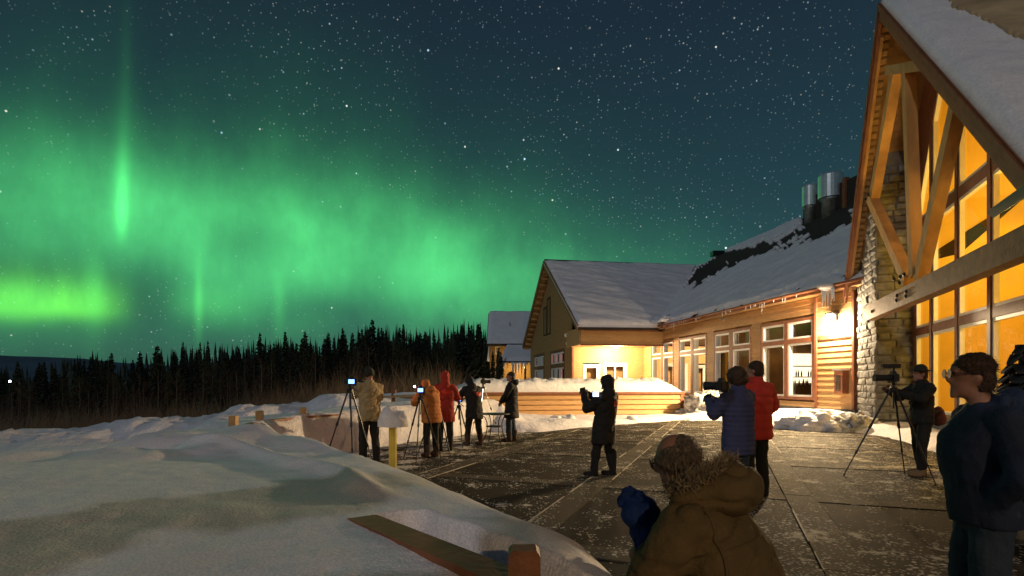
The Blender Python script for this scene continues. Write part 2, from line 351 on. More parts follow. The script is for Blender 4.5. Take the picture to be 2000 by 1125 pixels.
# asphalt with trodden snow and ice grains
def asphalt(name, c0, c1, thr=0.0):
    m = bpy.data.materials.new(name); m.use_nodes = True; t = m.node_tree; b = t.nodes['Principled BSDF']
    c = t.nodes.new('ShaderNodeTexCoord')
    def nz(sc, det, rough=0.6):
        n = t.nodes.new('ShaderNodeTexNoise'); n.inputs['Scale'].default_value = sc; n.inputs['Detail'].default_value = det; n.inputs['Roughness'].default_value = rough
        t.links.new(c.outputs['Object'], n.inputs['Vector']); return E(t, n.outputs[0])
    fine = nz(90, 3, 0.7); big = nz(0.55, 3); pat = nz(2.2, 9, 0.72); mid = nz(14, 5, 0.7)
    sp = t.nodes.new('ShaderNodeSeparateXYZ'); t.links.new(c.outputs['Object'], sp.inputs[0])
    X, Y = E(t, sp.outputs[0]), E(t, sp.outputs[1])
    trod = (1.0-(X*0.94-Y*0.30).step(-5.4, -4.0))            # trodden snow kept by the left rail
    right = gauss(X, 7.2, 2.6)*gauss(Y, 12.0, 4.6)+gauss(X, 3.6, 1.7)*gauss(Y, 4.4, 2.2)*0.7   # wind-blown frost on the right
    f = (pat+big*0.25+trod*0.13+right*0.085).step(0.735, 0.79)*(mid.step(0.36, 0.56)*0.6+0.4)
    def specks(scale, r, lo, hi):
        v = t.nodes.new('ShaderNodeTexVoronoi'); v.inputs['Scale'].default_value = scale; t.links.new(c.outputs['Object'], v.inputs['Vector'])
        sc = t.nodes.new('ShaderNodeSeparateColor'); t.links.new(v.outputs['Color'], sc.inputs[0])
        dens = (pat*1.2+big*0.7+trod*0.22+right*0.22).step(lo, hi)
        on = (E(t, sc.outputs[0])+dens*0.9).step(1.05, 1.12)
        return (1.0-E(t, v.outputs['Distance']).step(r*0.6, r))*on
    g1 = specks(13, 0.36, 0.86, 1.24); g2 = specks(27, 0.42, 0.80, 1.18)
    f = f.mx(g1).mx(g2*0.85)
    mx = t.nodes.new('ShaderNodeMix'); mx.data_type = 'RGBA'; mx.inputs['B'].default_value = (0.66, 0.63, 0.56, 1)
    cr = t.nodes.new('ShaderNodeValToRGB'); cr.color_ramp.elements[0].position = 0.3; cr.color_ramp.elements[1].position = 0.7
    cr.color_ramp.elements[0].color = (*c0, 1); cr.color_ramp.elements[1].color = (*c1, 1)
    t.links.new(fine.s, cr.inputs[0]); t.links.new(cr.outputs[0], mx.inputs['A'])
    t.links.new(f.s, mx.inputs['Factor']); t.links.new(mx.outputs['Result'], b.inputs['Base Color'])
    b.inputs['Roughness'].default_value = 0.75; b.inputs['Specular IOR Level'].default_value = 0.04
    bp = t.nodes.new('ShaderNodeBump'); bp.inputs['Strength'].default_value = 0.8; bp.inputs['Distance'].default_value = 0.02
    t.links.new((fine*0.6+f*0.6).s, bp.inputs['Height']); t.links.new(bp.outputs[0], b.inputs['Normal'])
    return m
M['asphalt'] = asphalt('icy_asphalt', (.013, .011, .008), (.055, .047, .034)); M['band'] = asphalt('icy_concrete', (.06, .05, .036), (.115, .098, .07))
def cloth(name, col, var=0.12, rough=0.85, bs=60):
    M[name] = mat(name, col, rough, var=var, vscale=9, bump=0.35, bscale=bs); return M[name]
for n_, c_ in (('tan_cloth', (0.36, 0.27, 0.15)), ('orange_cloth', (0.50, 0.18, 0.045)), ('red_cloth', (0.33, 0.03, 0.018)), ('black_cloth', (0.013, 0.012, 0.012)),
               ('navy_puff', (0.045, 0.05, 0.12)), ('red_puff', (0.50, 0.035, 0.02)), ('navy_cloth', (0.017, 0.028, 0.064)), ('olive_cloth', (0.125, 0.085, 0.035)),
               ('blue_cloth', (0.006, 0.03, 0.16)), ('jeans', (0.03, 0.05, 0.085)), ('dark_trousers', (0.012, 0.011, 0.011)), ('boot_brown', (0.06, 0.03, 0.016)),
               ('boot_tan', (0.20, 0.13, 0.07)), ('boot_black', (0.01, 0.01, 0.01)), ('fur', (0.30, 0.23, 0.145)), ('hat_dark', (0.02, 0.022, 0.018)), ('pack_red', (0.10, 0.025, 0.012))):
    cloth(n_, c_)
M['logo'] = mat('red_emblem_print', (0.75, 0.035, 0.012), 0.5, emis=(0.9, 0.03, 0.01), estr=0.0)

# ================================================================== GROUND
# terrace outline: where the cleared ground meets the snow
TER = [(6.5,-5),(7.2,4.5),(8.0,9.6),(8.9,12.2),(9.9,14.6),(10.3,16.2),(10.0,18.0),(8.9,20.1),(8.1,22.6),(6.9,22.3),(3.6,19.8),(0.91,17.0),(-0.8,17.6),(-1.8,15.6),(-3.2,13.5),
       (-4.0,12.2),(-4.25,11.0),(-4.05,9.2),(-3.5,7.9),(-2.7,7.15),(-2.05,6.7),(-1.0,5.7),(-0.22,4.65),(0.85,3.05),(1.15,1.6),(1.6,-1),(1.6,-5)]
CTRL = [(.41,2.8,.60),(-.68,4.37,.70),(-1.46,5.36,.80),(-2.5,6.3,.90),(-3.1,6.75,1.0),(-.74,2.8,.92),(-.3,2.1,.86),(.04,1.87,.74),(.5,1.6,.6),(0,0,.62),(-1.2,1.0,.72),(-2,3,.90),(-3,4,.90),(-4,5,.86),
        (-6,4,.84),(-2,1.5,.82),(-5,2,.82),(-8,3,.8),(-2.6,5.2,.88),(-4.3,6.3,.70),(-5,7,.30),(-7,6.3,-.05),(-10,5.5,-.2),(-10,10,-.8),(-6.4,9.5,.1),(-4.9,8.6,.84),(-5.2,10.6,.83),(-4.9,12.3,.85),(-3.8,14.2,.92),
        (-2.6,16.4,.98),(-1.4,18.5,.98),(-7.5,13,.0),(-5,18,.45),(-2.2,20.5,.6),(1.2,18.6,.22),(4,21.4,.16),(6.5,23.6,.14),(2,22.6,.14),(-1,22,.3),(8.8,24.2,.45),(10.2,20.3,.55),(11.2,18.4,.4),(11.2,17,.3),(10.2,13.2,.32),(9,10.3,.3),(8.2,7,.25),
        (-22,22,-.55),(-20,21.6,-.42),(-14,22.5,.0),(-10,23.5,.5),(-7.2,24.5,.95),(-3,25.5,.8),(-20,17,-1.0),(-13,17,-.85),(-9,17,-.5),(-12,12,-.9),(-9,20.5,-.1),(-14,19.5,-.6),
        (-26,27,-2.6),(-16,27,-1.8),(-9,29,-.4),(-5,32,.0),(2,29,.3),(6,30,.3),(10,26,.4),(0,46,-.4),(14,30,.4),(-30,14,-1.4),(-30,5,-.6),(-20,2,.2),(-8,-3,.7),(8,-5,.1),(-30,-8,0)]
TP = np.array(TER); CP = np.array(CTRL)
def sdf_poly(P, x, y):                # negative inside
    d = np.full(x.shape, 1e9); ins = np.zeros(x.shape, bool); n = len(P)
    for i in range(n):
        ax, ay = P[i]; bx, by = P[(i+1) % n]; ex, ey = bx-ax, by-ay; wx, wy = x-ax, y-ay
        t = np.clip((wx*ex+wy*ey)/(ex*ex+ey*ey), 0, 1); d = np.minimum(d, (wx-ex*t)**2+(wy-ey*t)**2)
        c = ((ay > y) != (by > y)) & (x < (bx-ax)*(y-ay)/(by-ay+1e-12)+ax); ins ^= c
    d = np.sqrt(d); return np.where(ins, -d, d)
def seg_d(x, y, a, b):
    ex, ey = b[0]-a[0], b[1]-a[1]; t = np.clip(((x-a[0])*ex+(y-a[1])*ey)/(ex*ex+ey*ey), 0, 1)
    return np.hypot(x-a[0]-ex*t, y-a[1]-ey*t)
def vnoise(x, y, seed):               # vectorised value noise
    xi = np.floor(x).astype(np.int64); yi = np.floor(y).astype(np.int64); fx = x-xi; fy = y-yi
    fx = fx*fx*(3-2*fx); fy = fy*fy*(3-2*fy)
    def h(a, b):
        n = (a*374761393+b*668265263+seed*1442695041) & 0x7fffffff; n = ((n ^ (n >> 13))*1274126177) & 0x7fffffff; return ((n ^ (n >> 16)) & 0xffff)/65535.0
    return (h(xi,yi)*(1-fx)+h(xi+1,yi)*fx)*(1-fy)+(h(xi,yi+1)*(1-fx)+h(xi+1,yi+1)*fx)*fy
def fbm(x, y, seed, o=4):
    s = 0; a = 0.5
    for i in range(o): s = s+a*vnoise(x*2**i, y*2**i, seed+i); a *= 0.5
    return s-0.47
def sstep(t): t = np.clip(t, 0, 1); return t*t*(3-2*t)
RAILP = [(1.6,1.25),(.04,1.87),(-.74,2.8),(-1.9,4.6),(-3.3,6.9),(-4.45,9.0),(-4.75,10.6),(-4.45,12.0),(-3.5,13.9)]
def ground(x, y):
    num = np.zeros(x.shape); den = np.zeros(x.shape)
    for cx, cy, cz in CP:
        w = 1.0/((x-cx)**2+(y-cy)**2+0.05)**1.9; num += w*cz; den += w
    H = num/den
    far = np.interp(x/np.maximum(y, 14), [-.95, -.5, -.3, 0, .5], [-5.6, -2.9, -.9, .2, .4])*np.clip(y/60, .35, 1.6)**.5
    r = np.hypot(x+2, y-14); k = sstep((r-20)/14.0); H = H*(1-k)+far*k
    d = sdf_poly(TP, x, y)
    zc = np.interp(y, [0, 2.8, 4.4, 5.4, 6.3, 6.9], [.55, .60, .70, .80, .90, 1.0]); zf = np.interp(y, [0, 3, 4.6, 6.2], [.78, .87, .86, .80])
    mN = sstep((6.3-y)/1.3)*sstep((y+2)/1.5)*(x < 2)*sstep((x+11)/3); Hn = zc+(zf-zc)*sstep((d-.35)/.55); H = H*(1-mN)+Hn*mN
    wdt = np.where(y > 7.6, 0.30, 0.55); wdt = np.where((x > 5) | ((x > -0.7) & (y > 12)), 1.1, wdt)
    dn = d+fbm(x*1.7, y*1.7, 3)*0.18*np.clip((wdt-0.2)*2, 0.25, 1)
    t = sstep(dn/wdt)
    amp = np.where((y < 6.6) & (x < 1.5), 0.045, 0.13)
    rough = fbm(x*0.9, y*0.9, 11)*amp+fbm(x*3.1, y*3.1, 23)*amp*0.34+fbm(x*9, y*7, 29)*0.012
    berm = np.exp(-((y-(22.4+0.1*(x+14)))/2.6)**2)*sstep((-4.0-x)/3)*sstep((x+70)/8)
    rough = rough+berm*(fbm(x*2.2, y*2.2, 31)*0.55+np.abs(fbm(x*4.7, y*4.7, 37))*0.35)
    h = t*(H+rough)+(1-t)*(-0.06)
    # lumps in the hollow on the left, wind ripples
    h = h+t*0.16*np.exp(-((y-5.7)/0.5)**2)*sstep((-2.4-x)/1.0)*sstep((x+6)/1.5)*(vnoise(x*2.3, y*3.1, 5)-0.35)
    # crest at the inner edge and melt trench along the rail
    near = sstep((7.3-y)/1.0)*(x < 2)
    h = h+t*near*0.05*np.exp(-((d-0.55)/0.22)**2)+t*near*sstep((y-3.1)/.5)*0.075*np.exp(-((d-1.1-.25*vnoise(x*.9, y*.9, 77))/0.09)**2)
    g = np.minimum(seg_d(x, y, (1.29,1.55), (.165,1.985)), seg_d(x, y, (.165,1.985), (-.55,2.83)))
    g = g-0.03*(vnoise(x*5, y*5, 8)-0.5)
    h = h-t*0.17*(1-sstep((g-0.095)/0.085))
    return h
def heightgrid(name, x0, x1, y0, y1, step, hole=None, m='snow', warp=None):
    nx = int(round((x1-x0)/step))+1; ny = int(round((y1-y0)/step))+1
    X, Y = np.meshgrid(np.linspace(x0, x1, nx), np.linspace(y0, y1, ny)); Z = ground(X, Y)
    V = np.stack([X, Y, Z], -1).reshape(-1, 3)
    I, J = np.meshgrid(np.arange(nx-1), np.arange(ny-1)); a = (J*nx+I).ravel()
    F = np.stack([a, a+1, a+nx+1, a+nx], 1); keep = np.ones(len(F), bool)
    cx = (X[:-1,:-1]+step/2).ravel(); cy = (Y[:-1,:-1]+step/2).ravel()
    if hole: keep &= ~((cx > hole[0]) & (cx < hole[1]) & (cy > hole[2]) & (cy < hole[3]))
    zz = np.maximum.reduce([Z[:-1,:-1], Z[1:,:-1], Z[:-1,1:], Z[1:,1:]]).ravel()
    keep &= ~((zz < -0.03) & (sdf_poly(TP, cx, cy) < -0.3))
    me = bpy.data.meshes.new(name); me.from_pydata(V.tolist(), [], F[keep].tolist()); me.materials.append(M[m])
    me.polygons.foreach_set('use_smooth', [True]*len(me.polygons)); me.update(); return me
N_ = (-9.0, 3.0, 0.0, 9.0); MID = (-36.0, 24.0, -6.0, 48.0)
RC = (-.96, .60, 1.2, 3.18)
g = link('snow_ground', heightgrid('snow_ground', *RC, 0.01)); tag(g, 'snow melted into a trench beside the buried front rail', kind='structure')
g = link('snow_ground', heightgrid('snow_ground', *N_, 0.03, hole=RC)); tag(g, 'smooth moonlit snow drifted over the railing in front', kind='structure')
g = link('snow_ground', heightgrid('snow_ground', *MID, 0.2, hole=N_, m='snow_mid')); tag(g, 'lumpy ploughed snow around the terrace and lodge', kind='structure')
g = link('snow_ground', heightgrid('snow_ground', -516, 444, -126, 594, 6.0, hole=MID)); tag(g, 'snow covered slope under the forest', kind='structure')
mb = MB()                              # far blue hills
for i in range(60):
    pass
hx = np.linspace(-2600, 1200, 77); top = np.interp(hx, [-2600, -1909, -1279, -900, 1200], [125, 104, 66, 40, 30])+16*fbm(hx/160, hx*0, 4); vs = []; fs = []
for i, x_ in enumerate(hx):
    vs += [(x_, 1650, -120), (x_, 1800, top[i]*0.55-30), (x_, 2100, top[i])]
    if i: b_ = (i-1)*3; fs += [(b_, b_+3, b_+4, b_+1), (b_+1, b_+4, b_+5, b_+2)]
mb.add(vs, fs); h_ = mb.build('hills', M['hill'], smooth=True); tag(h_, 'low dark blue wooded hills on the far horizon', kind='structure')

# great hall frame and terrace bands
GP = Vector((12.29, 17.12, 0)); GD = Vector((.355, .935, 0)).normalized(); GN = Vector((-GD.y, GD.x, 0))
def H(s, o, z): return GP-GD*s+GN*o+Vector((0, 0, z))
Q = -GN
def T(q, r, z=0.0): return Q*q+GD*r+Vector((0, 0, z))
terr = link('terrace', MB().slab([(x_, y_, -0.035) for x_, y_ in [(9.5,-6),(12.5,17),(9.5,24),(-1,19.5),(-5.2,12.5),(-4.8,8),(0.4,2.6),(1.0,-6)]], (0, 0, -0.25)).mesh('terrace', M['concrete']))
tag(terr, 'icy paved terrace with dark asphalt panels and pale concrete bands', kind='structure')
qs = [0.93+2.78*k for k in range(-3, 4)]; rs = [8.35+3.3*k for k in range(-4, 6)]; bw = 0.18
def inside(p, mrg=0.6): return sdf_poly(TP, np.array([p.x]), np.array([p.y]))[0] < mrg
def pave(name, q0, q1, r0, r1, z, m):
    P = [T(q0, r0), T(q1, r0), T(q1, r1), T(q0, r1)]
    if not any(inside(T(q0+(q1-q0)*a, r0+(r1-r0)*b)) for a in (0, .5, 1) for b in (0, .5, 1)): return
    MB().slab([p+Vector((0, 0, z)) for p in P], (0, 0, -0.03)).build(name, M[m], terr)
for i in range(len(qs)):
    for j in range(len(rs)-1):
        pave('concrete_band', qs[i]-bw, qs[i]+bw, rs[j]+0.19, rs[j+1]-0.19, 0.012, 'band')
        if i < len(qs)-1:
            pave('asphalt_panel', qs[i]+bw+0.012, qs[i+1]-bw-0.012, rs[j]+0.19, rs[j+1]-0.19, 0.0, 'asphalt')
    for j in range(len(rs)):
        if i < len(qs)-1: pave('concrete_band', qs[i]-bw, qs[i+1]-bw-0.012, rs[j]-0.178, rs[j]+0.178, 0.010, 'band')
M['joint'] = mat('trodden_joint_snow', (.42, .38, .30), .8, var=.3, vscale=9)
# snow lines that fill the joints beside the bands
for q in qs:
    for sgn in (-1, 1):
        mb = MB(); pts = []; rr = -4.0
        while rr < 23.0:
            ln = random.uniform(.5, 2.2)
            if random.random() < .6 and inside(T(q, rr), -0.1):
                w = random.uniform(.006, .014); a = T(q+sgn*bw, rr, 0.012); b = T(q+sgn*bw, rr+ln, 0.012)
                mb.beam(a, b, w*2, 0.008)
            rr += ln+random.uniform(0, .5)
        if mb.v: tag(mb.build('joint_snow', M['joint'], terr), kind='stuff')

# ================================================================== RAILINGS
rl = root('railing', 'russet wooden railing half buried in the snow at the front', 'railing', (.04, 1.87, 0), world=True)
def rp(i, z): return Vector((RAILP[i][0], RAILP[i][1], z))
mb = MB(); c_ = Vector((.04, 1.87, 0))
mb.hexa([(.04-.052,1.87-.052,-.05),(.04+.052,1.87-.052,-.05),(.04+.052,1.87+.052,-.05),(.04-.052,1.87+.052,-.05),(.04-.052,1.87-.052,.985),(.04+.052,1.87-.052,.985),(.04+.052,1.87+.052,.985),(.04-.052,1.87+.052,.985)])
mb.hexa([(.04-.052,1.87-.052,.985),(.04+.052,1.87-.052,.985),(.04+.052,1.87+.052,.985),(.04-.052,1.87+.052,.985),(.04-.04,1.87-.04,1.0),(.04+.04,1.87-.04,1.0),(.04+.04,1.87+.04,1.0),(.04-.04,1.87+.04,1.0)])
mb.build('post', M['rail'], rl)
for k in (5, 6, 7, 8):
    MB().box(rp(k, .47), (.11, .11, 1.08)).build('post', M['post_tan'], rl)
for k in range(len(RAILP)-1):
    zr = [.865, .865, .86, .50, .50, .80, .80, .80, .80]; a, b = rp(k, zr[k]), rp(k+1, zr[k+1])
    MB().beam(a, b, .145, .04).build('top_rail', M['rail'], rl)
    MB().beam(rp(k, .35), rp(k+1, .35), .04, .09).build('lower_rail', M['rail'], rl)
r2 = root('railing', 'snow topped wooden rail beyond the photographers, against the dark forest', 'railing', (-4.5, 21, 0.4), world=True)
pa, pb, pc = px(735, 776, 21.5), px(822, 773, 20.0), px(900, 768, 22.0)
for p in (px(769, 762, 21.2), px(852, 770, 20.3)):
    MB().beam(Vector((p.x, p.y, -.3)), p, .15, .15, up=(0, 1, 0)).build('post', M['rail'], r2)
MB().beam(pa, px(865, 772, 20.1), .12, .07).build('top_rail', M['post_tan'], r2)
MB().beam(pa-Vector((0,0,.26)), px(865, 788, 20.1), .08, .1).build('lower_rail', M['rail'], r2)
MB().beam(px(865, 772, 20.1), px(905, 769, 22.0), .12, .07).build('top_rail', M['rail'], r2)
mb = MB(); mb.tube([pa+Vector((0,0,.06)), px(790, 771, 21)+Vector((0,0,.03)), px(850, 769.5, 20.3)], [.05, .07, .04], 8); mb.build('rail_snow', M['snow_rough'], r2, True)

# ================================================================== LODGE (long wing + gabled wing)
LA = math.atan(.162); LU = Vector((math.cos(LA), math.sin(LA), 0)); LV = Vector((-math.sin(LA), math.cos(LA), 0))
def P(u, v, z): return LU*u+LV*v+Vector((0, 0, z))
U0 = 15.32; VR = 17.87; ZE = 5.05; UE = 14.90
lodge = root('lodge_wing', 'long cedar sided lodge wing with snowy roof and lit porch', 'building', P(U0, 27, 0), world=True)
def v_at(x):  # v on the long facade behind a photographed column
    t = (x-1000)/FPX; return (U0*LU.x-t*U0*LU.y)/(LU.y+t*LU.x) if True else 0
def siding(A, B, z0, z1, out, openings, course, name, m, parent, join=False, jit=0.0):
    """lapped boards between plan points A and B, cut around openings given as (a0,a1,z0,z1) along AB"""
    A, B, out = Vector(A), Vector(B), Vector(out); L = (B-A).length; D = (B-A)/L; z = z0; J = MB()
    while z < z1-0.02:
        zt = min(z+course, z1); cuts = [(0.0, L)]
        for a0, a1, o0, o1 in openings:
            if o0 < zt-0.03 and o1 > z+0.03:
                cuts = [s for c in cuts for s in ((c[0], min(c[1], a0)), (max(c[0], a1), c[1])) if s[1]-s[0] > 0.03]
        for c0, c1 in cuts:
            mb = J if join else MB(); a, b = A+D*c0, A+D*c1; j = random.uniform(-jit, jit)
            p = lambda q, o, zz: q+out*o+Vector((0, 0, zz))
            mb.hexa([p(a, -.02, z), p(b, -.02, z), p(b, .05+j, z), p(a, .05+j, z), p(a, -.02, zt+.012), p(b, -.02, zt+.012), p(b, .008, zt+.012), p(a, .008, zt+.012)])
            if not join: mb.build(name, m, parent)
        z = zt
    if join and J.v: tag(J.build(name, m, parent), kind='stuff')
def frame_box(mb, A, D, out, a0, a1, z0, z1, w, depth0, depth1, mi=0):
    """four-sided frame: A origin, D along, out outward"""
    def b(x0, x1, y0, y1):
        p = lambda x, o, z: A+D*x+out*o+Vector((0, 0, z))
        mb.hexa([p(x0, depth0, y0), p(x1, depth0, y0), p(x1, depth1, y0), p(x0, depth1, y0), p(x0, depth0, y1), p(x1, depth0, y1), p(x1, depth1, y1), p(x0, depth1, y1)], mi)
    b(a0, a0+w, z0, z1); b(a1-w, a1, z0, z1); b(a0+w, a1-w, z0, z0+w); b(a0+w, a1-w, z1-w, z1)
def window(parent, A, D, out, a0, a1, z0, z1, w=.07, recess=.10, fm='white', pane=True, name='window'):
    mb = MB(); frame_box(mb, A, D, out, a0, a1, z0, z1, w, -recess-.03, .015)
    f = mb.build(name, M[fm], parent)
    if pane:
        p = lambda x, z: A+D*x+out*(-recess)+Vector((0, 0, z))
        MB().poly([p(a0+w, z0+w), p(a1-w, z0+w), p(a1-w, z1-w), p(a0+w, z1-w)]).build('pane', M['glass'], f)
    return f
# --- long facade: origin at the stone end, running away from the viewer
FA = P(U0, VR, 0); FD = LV; FO = -LU; FL = 37.2-VR
cols = [(1490, 1533, 1540, 1588), (1396.5, 1425.5, 1431.5, 1466), (1328, 1350, 1354.5, 1379), (1274.5, 1291.5, 1296, 1315)]
openings = []; wins = []
for x0, x1, x2, x3 in cols:
    vs_ = [v_at(x)-VR for x in (x0, x1, x2, x3)]
    a = [vs_[3], vs_[2], vs_[1], vs_[0]]
    wins.append(a); openings.append((a[0]-.13, a[3]+.13, .80, 4.16))
bay = 2.05
siding(FA, FA+FD*bay, .55, ZE-.15, FO, [(bay-.14, bay, 0, 9), (0, .1, 0, 9)], .215, 'siding_board', M['siding'], lodge, jit=.006)
siding(FA+FD*bay, FA+FD*FL, .55, ZE-.12, FO, [(a-bay, b-bay, c, d) for a, b, c, d in openings], .195, 'siding_board', M['siding'], lodge, jit=.004)
MB().box(P(U0+.06, (VR+37.2)/2, .2), (.16, FL, .7), (LU, LV, Vector((0,0,1)))).build('stone_plinth', M['stone'], lodge)
MB().box(P(U0-.03, VR+.05, 2.75), (.12, .1, 4.4), (LU, LV, Vector((0,0,1)))).build('corner_trim', M['trim'], lodge)
MB().box(P(U0-.03, VR+bay-.07, 2.7), (.12, .13, 4.3), (LU, LV, Vector((0,0,1)))).build('corner_trim', M['trim'], lodge)
MB().box(P(U0-.025, VR+1.0, 3.26), (.09, 1.75, .17), (LU, LV, Vector((0,0,1)))).build('band_trim', M['trim'], lodge)
for a in wins:
    mb = MB(); frame_box(mb, FA, FD, FO, a[0]-.12, a[3]+.12, .82, 4.15, .12, -.05, .05)
    p = lambda x, o, z: FA+FD*x+FO*o+Vector((0, 0, z))
    for x0, x1, z0, z1 in ((a[1], a[2], .94, 4.03), (a[0], a[1], 3.15, 3.33), (a[2], a[3], 3.15, 3.33)):
        mb.hexa([p(x0, -.05, z0), p(x1, -.05, z0), p(x1, .045, z0), p(x0, .045, z0), p(x0, -.05, z1), p(x1, -.05, z1), p(x1, .045, z1), p(x0, .045, z1)])
    mb.build('window_casing', M['trim'], lodge)
    for x0, x1 in ((a[0], a[1]), (a[2], a[3])):
        window(lodge, FA, FD, FO, x0, x1, 3.33, 4.03, .075, .13)
        window(lodge, FA, FD, FO, x0, x1, .94, 3.15, .08, .13)
# rooms behind the facade
mb = MB(); rd = 5.0
a, b, c, d = P(U0+.17, VR, 0), P(U0+.17, 37.0, 0), P(U0+rd, 37.0, 0), P(U0+rd, VR, 0); up = Vector((0, 0, 4.6)); fl = Vector((0, 0, .5))
mb.add([a+fl, b+fl, c+fl, d+fl, a+up, b+up, c+up, d+up], [(0,1,2,3),(7,6,5,4),(3,2,6,7),(0,3,7,4),(2,1,5,6)])
mb.build('room_shell', M['room'], lodge)
MB().box(P(U0+.09, VR-.2, 2.5), (.1, .3, 4.8), (LU, LV, Vector((0,0,1)))).build('end_stud', M['dark'], lodge)
for vv in (26.2, 31.5): MB().box(P(U0+2.6, vv, 2.5), (4.6, .12, 4.0), (LU, LV, Vector((0,0,1)))).build('partition', M['room'], lodge)
# lit serving hatch, shelves and glasses inside the nearest windows
mb = MB(); mb.box(P(19.3, 26.10, 2.25), (1.0, .06, 1.5), (LU, LV, Vector((0,0,1)))); mb.build('serving_hatch', M['menu'], lodge)
for z in (1.35, 1.8, 2.35): MB().box(P(19.2, 25.9, z), (1.5, .3, .05), (LU, LV, Vector((0,0,1)))).build('shelf', M['dark'], lodge)
for k in range(16):
    MB().lathe(P(18.5+.09*k, 25.85+random.uniform(-.05,.05), random.choice((1.38, 1.83))), [(.035,0),(.04,.12),(.035,.2),(.015,.25),(.015,.32)], 7).build('bottle', M['dark'], lodge)
M['red_curtain'] = mat('red_curtain', (.42, .05, .02), .8, var=.3)
MB().box(P(18.7, 36.6, 1.9), (1.1, .08, 2.6), (LU, LV, Vector((0,0,1)))).build('red_curtain', M['red_curtain'], lodge)
MB().box(P(18.5, 31.35, 2.1), (.9, .08, 2.4), (LU, LV, Vector((0,0,1)))).build('lit_curtain', M['gold'], lodge)
for k in range(4): MB().box(P(18.2+.17*k, 31.28, 1.9), (.04, .03, 1.7), (LU, LV, Vector((0,0,1)))).build('curtain_fold', M['dark'], lodge)
for k, (vv, e_) in enumerate(((21.2, 60), (24.6, 20), (28.6, 130), (33.8, 90))):
    lp = root('pendant_lamp', ['small pendant lamp inside the lodge window nearest the stone wall', 'pendant lamp behind the second lodge window group from the stone wall', 'pendant lamp in the room with the yellow curtain', 'pendant lamp in the lodge room nearest the porch'][k], 'lamp', P(U0+2.0, vv, 3.2), world=True, group='pendant lamps inside the lodge wing')
    c_ = P(U0+2.0, vv, 3.2); MB().lathe(c_, [(.03,.18),(.14,.05),(.15,0),(.1,-.02)], 12).build('shade', M['lamp_gold'], lp)
    MB().tube([c_+Vector((0,0,.18)), c_+Vector((0,0,1.38))], .01, 6).build('cord', M['black'], lp)
    l = bpy.data.lights.new('pendant_light', 'POINT'); l.energy = e_; l.color = (1, .66, .3); l.shadow_soft_size = .15
    lo = bpy.data.objects.new('pendant_light', l); COL.objects.link(lo); lo.location = c_-Vector((0,0,.12)); attach(lo, lp)
# eave: soffit, fascia, gutter
VJ = 33.9
MB().box(P((UE+U0)/2+.02, (VR-1.2+VJ)/2, ZE-.13), (U0-UE+.1, VJ-VR+1.2, .04), (LU, LV, Vector((0,0,1)))).build('soffit', M['soffit'], lodge)
MB().box(P(UE-.02, (VR-1.2+VJ)/2, ZE-.02), (.04, VJ-VR+1.2, .22), (LU, LV, Vector((0,0,1)))).build('fascia', M['fascia'], lodge)
MB().tube([P(UE-.10, VR-1.0, ZE+.02), P(UE-.10, VJ, ZE+.02)], .06, 8).build('gutter', M['fascia'], lodge, True)
# --- roofs
UR, ZR, VE = 23.0, 11.54, 38.9
VW, ZW, UG = 43.4, 10.9, 9.61            # gabled wing: ridge v, ridge z, rake u
VT = (22.3, VW, ZW)                      # valley top
mb = MB()
LS = [P(UE-.05, 13.5, ZE+.08), P(UE-.05, VJ, ZE+.08), P(*VT), P(UR, VE, ZR), P(UR, 13.5, ZR)]
mb.add(LS, [(0, 1, 2), (0, 2, 3), (0, 3, 4)]); mb.add([P(UR, 13.5, ZR), P(UR, VE, ZR), P(UR+7.5, VE+7, ZE), P(UR+7.5, 13.5, ZE), P(*VT)], [(0, 1, 2, 3), (1, 4, 2)])
mb.build('roof', M['shingle'], lodge)
mb = MB(); WE = 4.92
mb.slab([P(UG, VJ-.15, WE), P(UE, VJ-.15, WE+.06), P(*VT), P(UG, VW, ZW)], (0, 0, -.16)); mb.slab([P(UG, VW, ZW), P(*VT), P(VT[0], 52.4, 4.9), P(UG, 52.4, 4.9)], (0, 0, -.16))
mb.build('gable_roof', M['shingle'], lodge)
# gable end
GU = 10.15
def gz(v): return WE-.15+(ZW-WE)*(v-(VJ-.15))/(VW-VJ+.15) if v < VW else 4.75+(ZW-4.9)*(52.4-v)/(52.4-VW)
GA = P(GU, 37.2, 0); GDv = LV; GO = -LU
def gv(x): t = (x-1000)/FPX; return (GU*LU.x-t*GU*LU.y)/(LU.y+t*LU.x)
J = MB(); z = .2; gwin = []
gcols = [(1044.5, 1050.3), (1052.5, 1056.5), (1058, 1063), (1077, 1083.5), (1085.5, 1092.5), (1094.5, 1102.5)]
for x0, x1 in gcols: gwin.append((gv(x1)-37.2, gv(x0)-37.2))
gop = [(gwin[2][0]-.12, gwin[0][1]+.12, .95, 3.85), (gwin[5][0]-.12, gwin[3][1]+.12, .95, 3.85)]
for a0, a1, z0, z1 in gop:
    mb = MB(); frame_box(mb, GA, GDv, GO, a0-.02, a1+.02, z0-.1, z1+.1, .14, -.06, .05)
    q_ = lambda x, o, zz: GA+GDv*x+GO*o+Vector((0, 0, zz))
    mb.hexa([q_(a0+.12, -.06, 2.62), q_(a1-.12, -.06, 2.62), q_(a1-.12, .045, 2.62), q_(a0+.12, .045, 2.62), q_(a0+.12, -.06, 2.92), q_(a1-.12, -.06, 2.92), q_(a1-.12, .045, 2.92), q_(a0+.12, .045, 2.92)])
    mb.build('window_casing', M['trim'], lodge)
